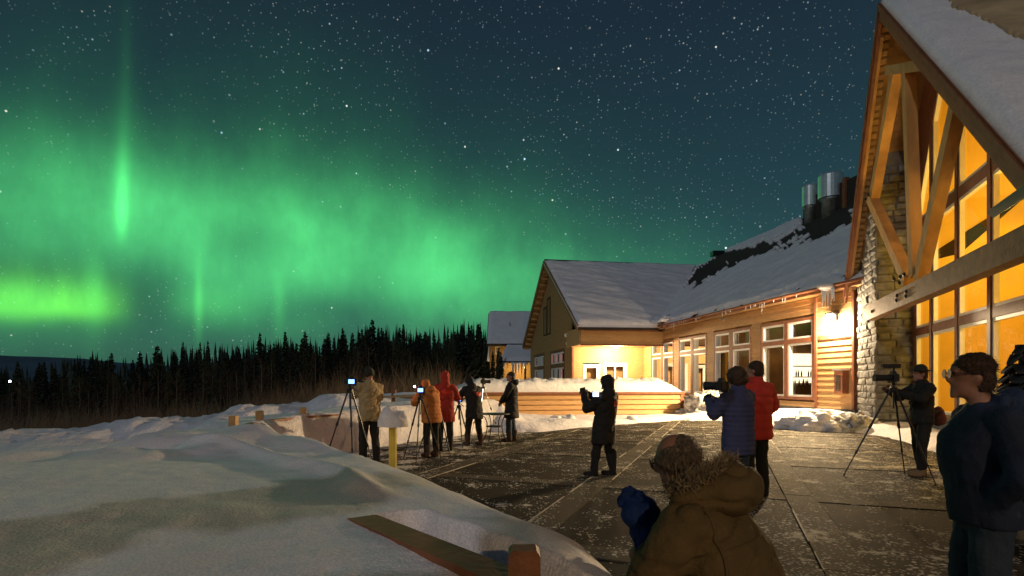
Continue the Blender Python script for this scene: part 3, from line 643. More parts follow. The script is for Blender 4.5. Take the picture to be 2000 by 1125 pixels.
while z < ZW-.3:
    zt = z+.2
    def lim(zz):  # v-range under the roof at height zz
        lo = 37.2
        f = VJ-.15+(zz-WE+.15)/(ZW-WE)*(VW-VJ+.15); lo = max(lo, f); hi = min(51.7, 52.4-(zz-4.75)/(ZW-4.9)*(52.4-VW)); return lo, hi
    lo, hi = lim(zt+.05)
    if hi-lo > .1:
        cuts = [(lo-37.2, hi-37.2)]
        for a0, a1, o0, o1 in gop:
            if o0 < zt-.05 and o1 > z+.05: cuts = [s for c in cuts for s in ((c[0], min(c[1], a0)), (max(c[0], a1), c[1])) if s[1]-s[0] > .03]
        for c0, c1 in cuts:
            a, b = GA+GDv*c0, GA+GDv*c1; p = lambda q, o, zz: q+GO*o+Vector((0, 0, zz))
            J.hexa([p(a, -.05, z), p(b, -.05, z), p(b, .034, z), p(a, .034, z), p(a, -.05, zt+.01), p(b, -.05, zt+.01), p(b, .008, zt+.01), p(a, .008, zt+.01)])
    z = zt
tag(J.build('gable_siding', M['siding_far'], lodge), kind='stuff')
MB().slab([P(GU+.08, 37.3, 0), P(GU+.08, 51.6, 0), P(GU+.08, 51.6, gz(51.6)-.3), P(GU+.08, VW, ZW-.35), P(GU+.08, 37.3, gz(37.3)-.3)], LU*.05).build('gable_wall', M['dark'], lodge)
M['red_blind'] = mat('red_lit_blind', (.55, .03, .03), .7, var=.2, vscale=2, emis=(.8, .03, .04), estr=.8)
for k, (a0, a1) in enumerate(gwin):
    for z0, z1 in ((1.05, 2.62), (2.92, 3.75)):
        w_ = window(lodge, GA, GDv, GO, a0, a1, z0, z1, .10, .06)
        if k >= 3:
            p = lambda x, zz: GA+GDv*x+GO*(-.075)+Vector((0, 0, zz))
            if z0 > 2 or k == 5: MB().poly([p(a0+.10, z0+.10), p(a1-.10, z0+.10), p(a1-.10, z1-.10), p(a0+.10, z1-.10)]).build('blind', M['red_blind'], w_)
lv0, lv1 = gv(1076)-37.2, gv(1063)-37.2
for h0, h1, zt_ in ((lv0, (lv0+lv1)/2-.08, 8.3), ((lv0+lv1)/2+.08, lv1, 7.7)):
    mb = MB(); frame_box(mb, GA, GDv, GO, h0, h1, 5.35, zt_, .1, .0, .07); fr = mb.build('louver_vent', M['dark'], lodge)
    z = 5.5
    while z < zt_-.15:
        p = lambda x, o, zz: GA+GDv*x+GO*o+Vector((0, 0, zz))
        MB().hexa([p(h0+.1, .02, z+.1), p(h1-.1, .02, z+.1), p(h1-.1, .08, z), p(h0+.1, .08, z), p(h0+.1, .02, z+.12), p(h1-.1, .02, z+.12), p(h1-.1, .08, z+.02), p(h0+.1, .08, z+.02)]).build('slat', M['siding_far'], fr); z += .19
# rakes, lookouts under the far rake
ap = P(UG-.05, VW, ZW+.02)
MB().beam(P(UG-.05, VJ-.25, WE-.02), ap, .07, .42).build('rake_board', M['fascia'], lodge)
MB().beam(ap, P(UG-.05, 52.6, 4.85), .07, .42).build('rake_board', M['fascia'], lodge)
for k in range(15):
    t = .05+.93*k/14; v = VW+(52.4-VW)*t; zz = ZW+(4.9-ZW)*t-.32
    MB().beam(P(UG+.02, v, zz), P(GU, v, zz), .16, .2).build('lookout', M['timber'], lodge)
MB().slab([P(UG, VW, ZW-.2), P(UG, 52.4, 4.7), P(GU, 52.4, 4.7), P(GU, VW, ZW-.2)], (0, 0, .03)).build('rake_soffit', M['timber'], lodge)
# --- porch: header, soffit, back wall
PV = 37.2
MB().box(P((UG+.2+UE)/2, VJ+.05, WE-.08), (UE-UG-.2, .08, .2), (LU, LV, Vector((0,0,1)))).build('fascia', M['fascia'], lodge)
siding(P(UG+.25, VJ+.14, 0), P(U0, VJ+.14, 0), 3.92, WE-.15, -LV, [], .2, 'header_board', M['siding'], lodge)
MB().box(P((UG+.25+U0)/2, VJ+.12, 3.88), (U0-UG-.25, .12, .1), (LU, LV, Vector((0,0,1)))).build('header_trim', M['trim'], lodge)
MB().box(P(UG+.22, (VJ+PV)/2+.15, 4.42), (.06, PV-VJ-.1, 1.06), (LU, LV, Vector((0,0,1)))).build('header_end', M['siding'], lodge)
MB().box(P((UG+.25+U0)/2, (VJ+PV)/2+.1, 3.96), (U0-UG-.3, PV-VJ-.05, .05), (LU, LV, Vector((0,0,1)))).build('porch_soffit', M['soffit'], lodge)
PA = P(GU, PV, 0); PD = LU; PO = -LV
def pu(x): t = (x-1000)/FPX; return (t*PV*LV.y-PV*LV.x)/(LU.x-t*LU.y)-GU
pops = [(pu(1142), pu(1168), .3, 2.62), (pu(1181), pu(1221), .3, 2.72)]
siding(PA, PA+PD*(U0-GU), .2, 3.93, PO, [(a-.13, b+.13, c, d+.13) for a, b, c, d in pops], .19, 'porch_board', M['siding'], lodge, join=True)
for k, (a0, a1, z0, z1) in enumerate(pops):
    mb = MB(); frame_box(mb, PA, PD, PO, a0-.13, a1+.13, z0-.1, z1+.13, .15, -.04, .06); dr = mb.build('door_casing', M['white'], lodge)
    w_ = window(lodge, PA, PD, PO, a0+.02, a1-.02, z0, z1, .09, .05, name='glazed_door')
    if k: p_ = PA+PD*((a0+a1)/2)+PO*.0; MB().box(p_+Vector((0,0,(z0+z1)/2)), (.09, .06, z1-z0-.2), (LU, LV, Vector((0,0,1)))).build('meeting_stile', M['white'], w_)
    MB().box(PA+PD*((a0+a1)/2)-PO*.5+Vector((0,0,1.4)), (a1-a0, .05, 2.6), (LU, LV, Vector((0,0,1)))).build('dark_curtain', M['room'], lodge)
MB().box(PA+PO*.03+PD*.05+Vector((0,0,2.0)), (.12, .12, 3.9), (LU, LV, Vector((0,0,1)))).build('corner_trim', M['trim'], lodge)
ax_l = (LU, LV, Vector((0, 0, 1)))
def point(name, loc, e, col, size, parent):
    l = bpy.data.lights.new(name, 'POINT'); l.energy = e; l.color = col; l.shadow_soft_size = size
    o = bpy.data.objects.new(name, l); COL.objects.link(o); o.location = loc; attach(o, parent); return o
c_ = hit(1204, 672, P(0, PV-1.6, 0), -LV)
lp = root('porch_lamp', 'glowing white dome lamp under the porch soffit above the glazed doors', 'lamp', c_, world=True)
c_ = Vector((c_.x, c_.y, 3.93))
MB().lathe(c_, [(.16, 0), (.17, -.03), (.15, -.04)], 16).build('mount', M['white'], lp); MB().lathe(c_, [(.145, -.04), (.14, -.09), (.10, -.14), (.04, -.165)], 16).build('dome', M['lamp_porch'], lp, True)
point('porch_light', c_-Vector((0, 0, .32)), 1500, (1.0, .72, .40), .12, lp)
# --- wall lamp by the stone end, icicles over it
wc = hit(1628, 628, P(U0-.28, 0, 0), LU)
wl = root('wall_lamp', 'blazing white wall lamp on the siding beside the stone wall', 'lamp', P(U0, VR+.9, wc.z), world=True)
wc = P(U0-.26, VR+.95, 3.92)
MB().box(wc+LU*.2, (.08, .22, .3), ax_l).build('back_plate', M['black'], wl)
MB().box(wc+LU*.05+Vector((0,0,.19)), (.34, .34, .05), ax_l).build('cap', M['black'], wl)
MB().lathe(wc, [(.07, -.17), (.13, -.14), (.14, .1), (.10, .17)], 14).build('globe', M['lamp_white'], wl, True)
point('wall_light', wc-LU*.02+LV*.0+Vector((0, 0, -.24)), 1500, (1.0, .74, .44), .08, wl)
l = bpy.data.lights.new('flood_light', 'SPOT'); l.energy = 7500; l.color = (1.0, .70, .36); l.spot_size = R(128); l.spot_blend = .5; l.shadow_soft_size = .12
lo = bpy.data.objects.new('flood_light', l); COL.objects.link(lo); lo.location = wc-LU*.3-Vector((0, 0, .05)); lo.rotation_euler = (LU*1.0-LV*.12+Vector((0, 0, .42))).to_track_quat('Z', 'Y').to_euler(); attach(lo, wl)
point('wall_light', wc-LU*.12-Vector((0, 0, .30)), 45, (1.0, .86, .72), .1, wl)
def icicle(parent, p, L, r):
    mb = MB(); n = 5; mb.tube([p-Vector((random.uniform(-.01,.01), random.uniform(-.01,.01), L*k/n)) for k in range(n+1)], [r*(1-k/(n+.15))**.8 for k in range(n+1)], 7)
    return mb.build('icicle', M['ice'], parent, True)
ic = root('icicle_cluster', 'thick icicles hanging from the gutter above the bright wall lamp', 'icicles', P(UE-.1, VR+.8, ZE), world=True)
MB().lathe(P(UE-.1, VR+.75, ZE-.06), [(.05, -.1), (.25, -.03), (.36, .06), (.3, .16), (.1, .22)], 14).build('ice_cap', M['snow_rough'], ic, True)
for dv, L in ((.48, .5), (.62, .62), (.78, .72), (.92, .6), (1.08, .66), (.55, .4), (1.0, .45)): icicle(ic, P(UE-.1, VR+dv-.05, ZE-.08), L, .045)
ic = root('icicle_cluster', 'row of tiny icicles along the long lodge gutter', 'icicles', P(UE-.1, 26, ZE), world=True)
for k in range(34):
    v = random.uniform(VR+2, VJ-.4); icicle(ic, P(UE-.13, v, ZE-.03), random.uniform(.06, .28)*(2.2 if k in (3, 11) else 1), .016)
# box on the wall
bx = root('ash_bin', 'narrow brown bin fixed to the siding at the foot of the stone wall', 'bin', P(U0, VR+.45, .9), world=True)
MB().box(P(U0-.17, VR+.5, 1.55), (.26, .42, .85), ax_l).build('body', M['trim'], bx); MB().box(P(U0-.19, VR+.5, 2.0), (.34, .5, .06), ax_l).build('lid', M['white'], bx); MB().box(P(U0-.305, VR+.5, 1.5), (.02, .22, .55), ax_l).build('door', M['dark'], bx)
# floodlight and camera on the gable corner
fl_ = root('floodlight', 'small pale floodlight heads on the gable corner by the porch roof', 'floodlight', P(UG+.3, VJ+.3, 4.4), world=True)
c_ = hit(1110, 655, P(GU-.15, 0, 0), LU)
MB().lathe(c_, [(.05, -.05), (.14, 0), (.14, .22), (.06, .26)], 12, ax=(LV, Vector((0,0,1)), -LU)).build('lamp_head', M['white'], fl_, True)
c2 = hit(1111, 671, P(GU-.15, 0, 0), LU); MB().lathe(c2, [(.04, -.05), (.11, 0), (.11, .18), (.05, .2)], 12, ax=(LV, Vector((0,0,1)), -LU)).build('lamp_head', M['white'], fl_, True)
MB().tube([c_, (c_+c2)/2+LU*.1, c2, c2+LU*.3], .025, 6).build('bracket', M['white'], fl_)
for x_, y_ in ((1413, 622), (1298, 642)):
    c_ = hit(x_, y_, P(UE+.1, 0, 0), LU)
    sc_ = root('security_camera', 'small dark camera under the eave %s' % ('above the middle windows' if x_ > 1350 else 'where the porch header meets the long wall'), 'camera', c_, world=True)
    MB().tube([c_+Vector((0,0,.08)), c_], .02, 6).build('arm', M['black'], sc_); MB().beam(c_-Vector((0,0,.03))+LV*.12, c_-Vector((0,0,.08))-LV*.14-LU*.05, .1, .1).build('housing', M['black'], sc_)
# --- roof plant: kerb box, two steel vents, pipe, small ridge vent
rpz = Vector((0, 0, 1)); cN = None
def on_roof(x, y): return hit(x, y, LS[0], (LS[1]-LS[0]).cross(LS[4]-LS[0]))
cb = on_roof(1566, 440); vb = cb.dot(LV); ub = cb.dot(LU)
MB().box(P(ub+1.7, vb-4.4, cb.z+.35), (3.2, 8.8, 2.2), ax_l).build('roof_curb', M['shingle'], lodge)
for k, (x0, x1, y0, y1, dep) in enumerate(((1568, 1598, 355, 400, 1.0), (1600, 1645, 334, 385, 1.0))):
    Y_ = cb.y-.6-1.6*k; c_ = px((x0+x1)/2, y1+8, Y_); rr = (x1-x0)/2/FPX*Y_; hh = (y1-y0)/FPX*Y_
    vt = root('roof_vent', ['smaller round steel exhaust vent on the lodge roof', 'larger round steel exhaust vent on the lodge roof'][k], 'vent', c_-Vector((0,0,.9)), world=True, group='steel vents on the lodge roof')
    MB().lathe(c_, [(rr*.72, -1.1), (rr*.72, .02), (rr*.9, .1)], 20).build('stack', M['steel_dark'], vt, True)
    MB().lathe(c_, [(rr*.8, .12), (rr, .15), (rr, hh*.95), (rr*.93, hh), (rr*.6, hh)], 24).build('hood', M['steel'], vt)
pz = px(1652, 400, cb.y-3.2); MB().beam(pz-Vector((0,0,.3)), px(1652, 347, cb.y-3.2), .25, .25, up=(0,1,0)).build('flue_post', M['fascia'], lodge)
c_ = px(1401, 503, 44.0)
rv = root('roof_vent', 'little dark ridge vent near the far end of the lodge roof', 'vent', c_, world=True)
MB().lathe(c_-Vector((0,0,.6)), [(.25, 0), (.25, .75)], 12).build('stack', M['steel_dark'], rv); MB().beam(c_+Vector((-.45,0,.3)), c_+Vector((.45,0,.3)), .7, .34).build('hood', M['black'], rv)
# --- snow on the roofs
def pip(poly, x, y):
    c = False; n = len(poly)
    for i in range(n):
        x0, y0 = poly[i]; x1, y1 = poly[(i+1) % n]
        if (y0 > y) != (y1 > y) and x < (x1-x0)*(y-y0)/(y1-y0)+x0: c = not c
    return c
def proj(p): return (1000+FPX*p.x/p.y, HZ-FPX*(p.z-EYE)/p.y)
def roof_snow(name, f, na, nb, thick, nrmv, seed, parent, bare=None, edge=(1, 1, 1, 1), m='roof_snow', amp=.5):
    """f(a,b) in 0..1 -> roof point; a closed snow blanket with rounded edges and bare spots"""
    V = []; keep = np.ones((nb, na), bool); nrmv = Vector(nrmv).normalized()
    base = []; PP = [f(i/(na-1), j/(nb-1)) for j in range(nb) for i in range(na)]
    A = np.array([tuple(p) for p in PP]); pv = A[:, 0]*LV.x+A[:, 1]*LV.y
    N1 = fbm(pv*.5+A[:, 0]*.1, A[:, 2]*.8+A[:, 0]*.3, seed); N2 = fbm(pv*1.9, A[:, 2]*2.3+A[:, 0], seed+9); N3 = fbm(pv*6.0, A[:, 2]*5.0+A[:, 0]*2, seed+19)
    q = 0
    for j in range(nb):
        for i in range(na):
            a, b = i/(na-1), j/(nb-1); p = PP[q]; n1, n2 = float(N1[q]), float(N2[q]); n3 = float(N3[q]); q += 1
            w = 1.0
            for t_, e_ in ((a, edge[0]), (1-a, edge[1]), (b, edge[2]), (1-b, edge[3])):
                if e_: w = min(w, max(0, t_*(60 if e_ == 1 else nb)/2.2)**.5)
            th = thick*(1+amp*1.6*n1+amp*.7*n2+amp*.35*n3)
            base.append(p+nrmv*.012)
            k = 1.0
            if bare: k = bare(p, n1, n2+n3*.5)
            V.append(p+nrmv*(.012+max(.0, th*w*min(1, k)))); keep[j, i] = k > 0
    nv = len(V); F = []
    kf = {}
    for j in range(nb-1):
        for i in range(na-1):
            if keep[j, i] and keep[j, i+1] and keep[j+1, i] and keep[j+1, i+1]:
                q = (j*na+i, j*na+i+1, (j+1)*na+i+1, (j+1)*na+i); F.append(q); kf[(i, j)] = 1
    B = []
    for (i, j) in kf:
        q = (j*na+i, j*na+i+1, (j+1)*na+i+1, (j+1)*na+i)
        for (di, dj), (s, e) in (((0,-1),(0,1)), ((1,0),(1,2)), ((0,1),(2,3)), ((-1,0),(3,0))):
            if (i+di, j+dj) not in kf: B.append((q[s], q[e]))
    idx = {}
    for s, e in B:
        for t_ in (s, e):
            if t_ not in idx: idx[t_] = len(V); V.append(base[t_])
    for s, e in B: F.append((e, s, idx[s], idx[e]))
    me = bpy.data.meshes.new(name); me.from_pydata([tuple(v) for v in V], [], F); me.materials.append(M[m]); me.polygons.foreach_set('use_smooth', [True]*len(F)); me.update()
    return link(name, me, parent)
def bil(A, B, C, D): return lambda a, b: (A*(1-a)+B*a)*(1-b)+(D*(1-a)+C*a)*b
nL = (LS[4]-LS[0]).cross(LS[1]-LS[0]); nL = nL if nL.z > 0 else -nL
BARE1 = [(1338,566),(1352,535),(1366,520),(1400,500),(1432,490),(1470,484),(1500,477),(1535,462),(1566,443),(1600,425),(1660,402),(1668,425),(1600,455),(1560,462),(1520,485),(1480,502),(1440,520),(1400,540),(1370,556)]
BARE2 = [(1508,497),(1560,470),(1600,452),(1668,420),(1668,440),(1610,462),(1570,478),(1530,496)]
BARE3 = [(1566,440),(1566,330),(1680,330),(1680,405),(1640,420),(1600,432)]
def bareL(p, n1, n2):
    x, y = proj(p); x += n2*26; y += n1*14+n2*16
    if pip(BARE1, x, y) or pip(BARE2, x, y) or pip(BARE3, x, y): return 0
    # crumbled lower edge towards the stone wall
    t = max(0, min(1, (x-1480)/120)); lowz = (p.z-ZE)/(ZR-ZE)
    if lowz < .03+.06*t+n2*.10*t: return .32+n2*1.2 if lowz > .004 else .35
    return 1
fL = bil(P(UE-.12, VR-1.5, ZE+.06), P(UE-.12, VJ+.2, ZE+.06), P(UR, VE+.2, ZR), P(UR, VR-1.5, ZR))
roof_snow('roof_snow', fL, 260, 120, .17, nL, 3, lodge, bareL, edge=(0, 0, 1, 0), amp=.75)
tri = bil(P(UE-.1, VJ, ZE+.06), P(UE-.1, VJ+.02, ZE+.07), P(*VT), P(UR, VE, ZR))
def bareT(p, n1, n2): return bareL(p, n1, n2)
roof_snow('roof_snow', tri, 50, 90, .16, nL, 5, lodge, bareT, edge=(0, 0, 0, 0))
nW = (P(*VT)-P(UG, VW, ZW)).cross(P(UG, VJ, WE)-P(UG, VW, ZW)); nW = nW if nW.z > 0 else -nW
fW = bil(P(UG-.1, VJ-.3, WE+.0), P(UE+.15, VJ-.3, WE+.04), P(VT[0], VW, ZW), P(UG-.1, VW, ZW))
roof_snow('roof_snow', fW, 160, 90, .28, nW, 14, lodge, None, edge=(1, 0, 1, 0), amp=.8)
mb = MB(); mb.beam(P(UG, VW, ZW+.27), P(VT[0], VW, ZW+.22), .12, .1); mb.build('ridge_cap', M['shingle'], lodge)
# heaped drift in the valley and at the eave corner
def heap(name, c, rx, ry, hz, seed, m, parent=None, n=26, rot=0.0, lump=.35, freq=2.2):
    mb = MB(); c = Vector(c); vs = []; fs = []
    for j in range(n//2+1):
        ph = j/(n//2)*math.pi/2
        for i in range(n):
            th = i/n*2*math.pi; d = Vector((math.cos(th)*math.cos(ph)*rx, math.sin(th)*math.cos(ph)*ry, math.sin(ph)*hz))
            k = 1+lump*noise.fractal(Vector((d.x*freq+seed*7.1, d.y*freq, d.z*freq)), .9, 2.1, 4)
            d = d*k; d = Matrix.Rotation(rot, 3, 'Z') @ d
            vs.append(c+d-(Vector((0, 0, .06)) if j == 0 else Vector()))
    for j in range(n//2):
        for i in range(n): fs.append((j*n+i, j*n+(i+1) % n, (j+1)*n+(i+1) % n, (j+1)*n+i))
    mb.add(vs, fs); return mb.build(name, M[m], parent, True)
p0 = on_roof(1268, 634)
heap('roof_drift', P(13.4, VJ+.5, WE+.25), 2.1, .8, .42, 2, 'roof_snow', lodge, rot=LA, lump=.5)
heap('roof_drift', P(15.0, VJ-.4, ZE+.2), .7, 1.6, .4, 5, 'roof_snow', lodge, rot=LA, lump=.5)

# ================================================================== GREAT HALL
hall = root('great_hall', 'tall glass fronted timber great hall glowing gold, steep snowy gable', 'building', H(4, 0, 0), world=True)
RS, RZ, OV = 2.1, 12.1, 1.37
FSL, NSL = 1.47, .916
SF, SN = -2.75, 12.6
def roofz(s): return RZ-FSL*(RS-s) if s < RS else RZ-NSL*(s-RS)
zF, zN = roofz(SF), roofz(SN); INN = -13.0
Zv = Vector((0, 0, 1)); axg = (GD, GN, Zv)
mb = MB(); th = -.16
mb.slab([H(RS, OV, RZ), H(SF, OV, zF), H(SF, INN, zF), H(RS, INN, RZ)], (0, 0, th)); mb.slab([H(RS, OV, RZ), H(RS, INN, RZ), H(SN, INN, zN), H(SN, OV, zN)], (0, 0, th))
mb.build('roof', M['shingle'], hall)
MB().beam(H(SF-.05, OV+.03, zF-.17), H(RS+.02, OV+.03, RZ-.15), .07, .36, up=GN).build('rake_board', M['fascia'], hall) if False else None
def rake(s0, s1, dz, dep, o0, o1, name, m):
    p = [H(s0, o0, roofz(s0)+dz-dep), H(s1, o0, roofz(s1)+dz-dep), H(s1, o1, roofz(s1)+dz-dep), H(s0, o1, roofz(s0)+dz-dep),
         H(s0, o0, roofz(s0)+dz), H(s1, o0, roofz(s1)+dz), H(s1, o1, roofz(s1)+dz), H(s0, o1, roofz(s0)+dz)]
    return MB().hexa(p).build(name, m, hall)
rake(SF, RS, .02, .62, OV-.02, OV+.06, 'rake_board', M['fascia']); rake(RS+.002, SN, .02, .50, OV-.02, OV+.06, 'rake_board', M['fascia'])
rake(SF, RS, -.10, .34, OV+.06, OV+.10, 'rake_trim', M['trim']); rake(RS+.002, SN, -.02, .2, OV+.06, OV+.10, 'rake_trim', M['trim'])
rake(SF+.25, RS-.2, -.5, .10, OV-.10, OV-.02, 'rake_strip', M['timber'])
# far slope soffit: tongue-and-groove boards running out to the rake, blocking behind the rake
s = SF+.15
while s < RS-.05:
    s2 = min(s+.13, RS-.02)
    MB().hexa([H(s, -.0, roofz(s)-.24), H(s2-.012, 0, roofz(s2)-.24), H(s2-.012, OV-.16, roofz(s2)-.24), H(s, OV-.16, roofz(s)-.24),
               H(s, -.0, roofz(s)-.2), H(s2-.012, 0, roofz(s2)-.2), H(s2-.012, OV-.16, roofz(s2)-.2), H(s, OV-.16, roofz(s)-.2)]).build('soffit_board', M['soffit'], hall); s = s2
for k in range(40):
    s = SF+.2+(RS-SF-.4)*k/39; zz = roofz(s)-.36
    MB().hexa([H(s, OV-.26, zz-.10), H(s+.075, OV-.26, zz-.0), H(s+.075, OV-.05, zz-.0), H(s, OV-.05, zz-.10), H(s, OV-.26, zz+.08), H(s+.075, OV-.26, zz+.18), H(s+.075, OV-.05, zz+.18), H(s, OV-.05, zz+.08)]).build('blocking', M['soffit'], hall)
MB().slab([H(RS+.02, OV-.03, RZ-.26), H(RS+.02, 0, RZ-.26), H(SN, 0, zN-.26), H(SN, OV-.03, zN-.26)], (0, 0, .05)).build('near_soffit', M['soffit'], hall)
# --- stone wing wall built of split-face blocks
SW = 2.62; WO = 1.07
core = MB()
zt = lambda s: roofz(s)-.28
core.hexa([H(-.06, -.2, -.1), H(-SW+.06, -.2, -.1), H(-SW+.06, WO-.05, -.1), H(-.06, WO-.05, -.1), H(-.06, -.2, zt(-.06)), H(-SW+.06, -.2, zt(-SW)), H(-SW+.06, WO-.05, zt(-SW)), H(-.06, WO-.05, zt(-.06))])
wall = core.build('stone_wall', M['mortar'], hall)
def block(face, a0, a1, z0, z1):
    j = random.uniform(.02, .075); mb = MB(); cx = .012
    def pt(a, d, z): return H(-a, WO-.05+d, z) if face == 0 else H(-.06+d, WO-.05-a, z)
    n = 4; vs = []; fs = []
    for r_ in range(2):
        pass
    b0, b1, y0, y1 = a0+cx, a1-cx, z0+cx, z1-cx
    back = [pt(b0, -.03, y0), pt(b1, -.03, y0), pt(b1, -.03, y1), pt(b0, -.03, y1)]; mid = [pt(b0, j*.55, y0), pt(b1, j*.55, y0), pt(b1, j*.55, y1), pt(b0, j*.55, y1)]
    e = .02+random.uniform(0, .02)
    top = [pt(b0+e, j+random.uniform(-.02,.02), y0+e), pt(b1-e, j+random.uniform(-.02,.02), y0+e), pt(b1-e, j+random.uniform(-.02,.02), y1-e), pt(b0+e, j+random.uniform(-.02,.02), y1-e)]
    cen = pt((b0+b1)/2+random.uniform(-.05,.05), j+random.uniform(0,.03), (y0+y1)/2)
    vs = back+mid+top+[cen]
    fs = [(0,1,5,4),(1,2,6,5),(2,3,7,6),(3,0,4,7),(4,5,9,8),(5,6,10,9),(6,7,11,10),(7,4,8,11),(8,9,12),(9,10,12),(10,11,12),(11,8,12)]
    mb.add(vs, fs); mb.build('stone_block', M['stone'], wall)
z = -.1; row = 0
while z < 8.0:
    hgt = random.choice((.2, .23, .26)); a = 0.02
    while a < SW-.05:
        w = min(random.uniform(.34, .66), SW-.02-a)
        if SW-.02-(a+w) < .25: w = SW-.02-a
        if z+hgt < zt(-(a+w)): block(0, a, a+w, z, z+hgt)
        a += w
    a = .0
    while a < WO-.1:
        w = random.uniform(.3, .6)
        if WO-.08-(a+w) < .2: w = WO-.06-a
        if z+hgt < zt(-.1): block(1, a, a+w, z, z+hgt)
        a += w
    z += hgt; row += 1
# --- glass front
def ptop(s): return min(6.22+1.6*s, 11.42-.9*s)
mul = [0.0]+[1.56+1.86*k for k in range(6)]; SE = mul[-1]
TR = [(.52, .70), (2.93, 3.15), (6.06, 6.33)]
mw = .085
def up_to(s): return ptop(s)+.02
for k, s in enumerate(mul):
    s_ = s+.09 if k == 0 else s
    mb = MB(); mb.hexa([H(s_-mw, -.06, .5), H(s_+mw, -.06, .5), H(s_+mw, .09, .5), H(s_-mw, .09, .5), H(s_-mw, -.06, ptop(s_-mw)+.1), H(s_+mw, -.06, ptop(s_+mw)+.1), H(s_+mw, .09, ptop(s_+mw)+.1), H(s_-mw, .09, ptop(s_-mw)+.1)])
    mb.build('mullion', M['trim'], hall)
for z0, z1 in TR:
    sl = max(0, (z1-6.22)/1.6); sr = min(SE, (11.42-z1)/.9)
    MB().hexa([H(sl, -.05, z0), H(sr, -.05, z0), H(sr, .075, z0), H(sl, .075, z0), H(sl, -.05, z1), H(sr, -.05, z1), H(sr, .075, z1), H(sl, .075, z1)]).build('transom', M['trim'], hall)
# wood infill between glazing and roof
def infill(s0, s1, m=M['trim']):
    MB().hexa([H(s0, -.05, ptop(s0)), H(s1, -.05, ptop(s1)), H(s1, .06, ptop(s1)), H(s0, .06, ptop(s0)), H(s0, -.05, roofz(s0)-.2), H(s1, -.05, roofz(s1)-.2), H(s1, .06, roofz(s1)-.2), H(s0, .06, roofz(s0)-.2)]).build('gable_panel', m, hall)
sp_ = (11.42-6.22)/2.5
infill(0, sp_); infill(sp_+.004, SE)
def pane(s0, s1, z0, z1):
    """one light with its own pale sash; top may follow the slope"""
    n = 0
    pts = [(s0, z0), (s1, z0)]
    def clip(s): return min(z1, ptop(s)-.10)
    ss = [s1, s0]
    brk = [s for s in (sp_, (z1+.10-6.22)/1.6, (11.42-z1-.10)/.9) if s0+.02 < s < s1-.02]
    tops = [(s, clip(s)) for s in sorted([s0, s1]+brk, reverse=True)]
    # left-slope lights may start above z0
    poly = [(s, z) for s, z in pts+tops]
    if clip(s0) < z0+.05:
        sc_ = (z0+.10-6.22)/1.6; poly = [(max(sc_, s0), z0), (s1, z0)]+[(s, z) for s, z in tops if s > sc_ and z > z0+.02]
    if clip(s1) < z0+.05:
        sc_ = (11.42-z0-.10)/.9; poly = [(s0, z0), (min(sc_, s1), z0)]+[(s, z) for s, z in tops if s < sc_ and z > z0+.02]
    if len(poly) < 3: return
    cx = sum(p[0] for p in poly)/len(poly); cz = sum(p[1] for p in poly)/len(poly); w = .075
    inn = []
    m_ = len(poly)
    for i in range(m_):
        p0, p1, p2 = poly[i-1], poly[i], poly[(i+1) % m_]
        d1 = Vector((p1[0]-p0[0], p1[1]-p0[1])).normalized(); d2 = Vector((p2[0]-p1[0], p2[1]-p1[1])).normalized()
        n1 = Vector((-d1.y, d1.x)); n2 = Vector((-d2.y, d2.x)); bis = (n1+n2); L = max(.35, bis.dot(n1)); bis = bis*(w/L)
        inn.append((p1[0]+bis.x, p1[1]+bis.y))
    mb = MB(); vs = [H(s, .055, z) for s, z in poly]+[H(s, .055, z) for s, z in inn]+[H(s, -.05, z) for s, z in inn]
    fs = []
    for i in range(m_):
        j = (i+1) % m_; fs += [(i, j, j+m_, i+m_), (i+m_, j+m_, j+2*m_, i+2*m_)]
    mb.add(vs, fs); f = mb.build('window', M['white'], hall)
    MB().poly([H(s, -.02, z) for s, z in inn]).build('pane', M['glass'], f)
for k in range(len(mul)-1):
    s0 = mul[k]+(.18 if k == 0 else mw); s1 = mul[k+1]-mw
    for z0, z1 in ((.70, 2.93), (3.15, 6.06), (6.33, 12.0)): pane(s0, s1, z0, z1)
MB().box(H(SE/2, .0, .2), (SE, .34, .66), (GD, GN, Zv)).build('stone_sill_wall', M['stone'], hall)
# --- interior
mb = MB(); bk = -5.2
mb.add([H(-.05, -.12, .5), H(SE, -.12, .5), H(SE, bk, .5), H(-.05, bk, .5)], [(0, 1, 2, 3)]); mb.build('hall_floor', M['goldfloor'], hall)
MB().poly([H(-.05, bk, .5), H(SE, bk, .5), H(SE, bk, ptop(SE)+.9), H(sp_, bk, 10.4), H(-.05, bk, 7.0)]).build('back_wall', M['gold'], hall)
MB().poly([H(-.05, -.1, .5), H(-.05, bk, .5), H(-.05, bk, 7.0), H(-.05, -.1, 7.0)]).build('side_wall', M['gold'], hall)
MB().poly([H(SE, -.1, .5), H(SE, bk, .5), H(SE, bk, ptop(SE)+.9), H(SE, -.1, ptop(SE)+.9)]).build('side_wall', M['gold'], hall)
mb = MB(); mb.poly([H(-.05, -.1, 7.0), H(-.05, bk, 7.0), H(sp_, bk, 10.4), H(sp_, -.1, 10.4)]); mb.poly([H(sp_, -.1, 10.4), H(sp_, bk, 10.4), H(SE, bk, ptop(SE)+.9), H(SE, -.1, ptop(SE)+.9)]); mb.build('hall_ceiling', M['gold'], hall)
for k in range(4):
    s = 1.0+2.4*k; MB().box(H(s, bk+.1, 4.0), (.22, .2, 7.0), (GD, GN, Zv)).build('wall_post', M['timber'], hall)
for z in (3.4, 6.2): MB().box(H(SE/2, bk+.08, z), (SE, .16, .28), (GD, GN, Zv)).build('wall_beam', M['timber'], hall)
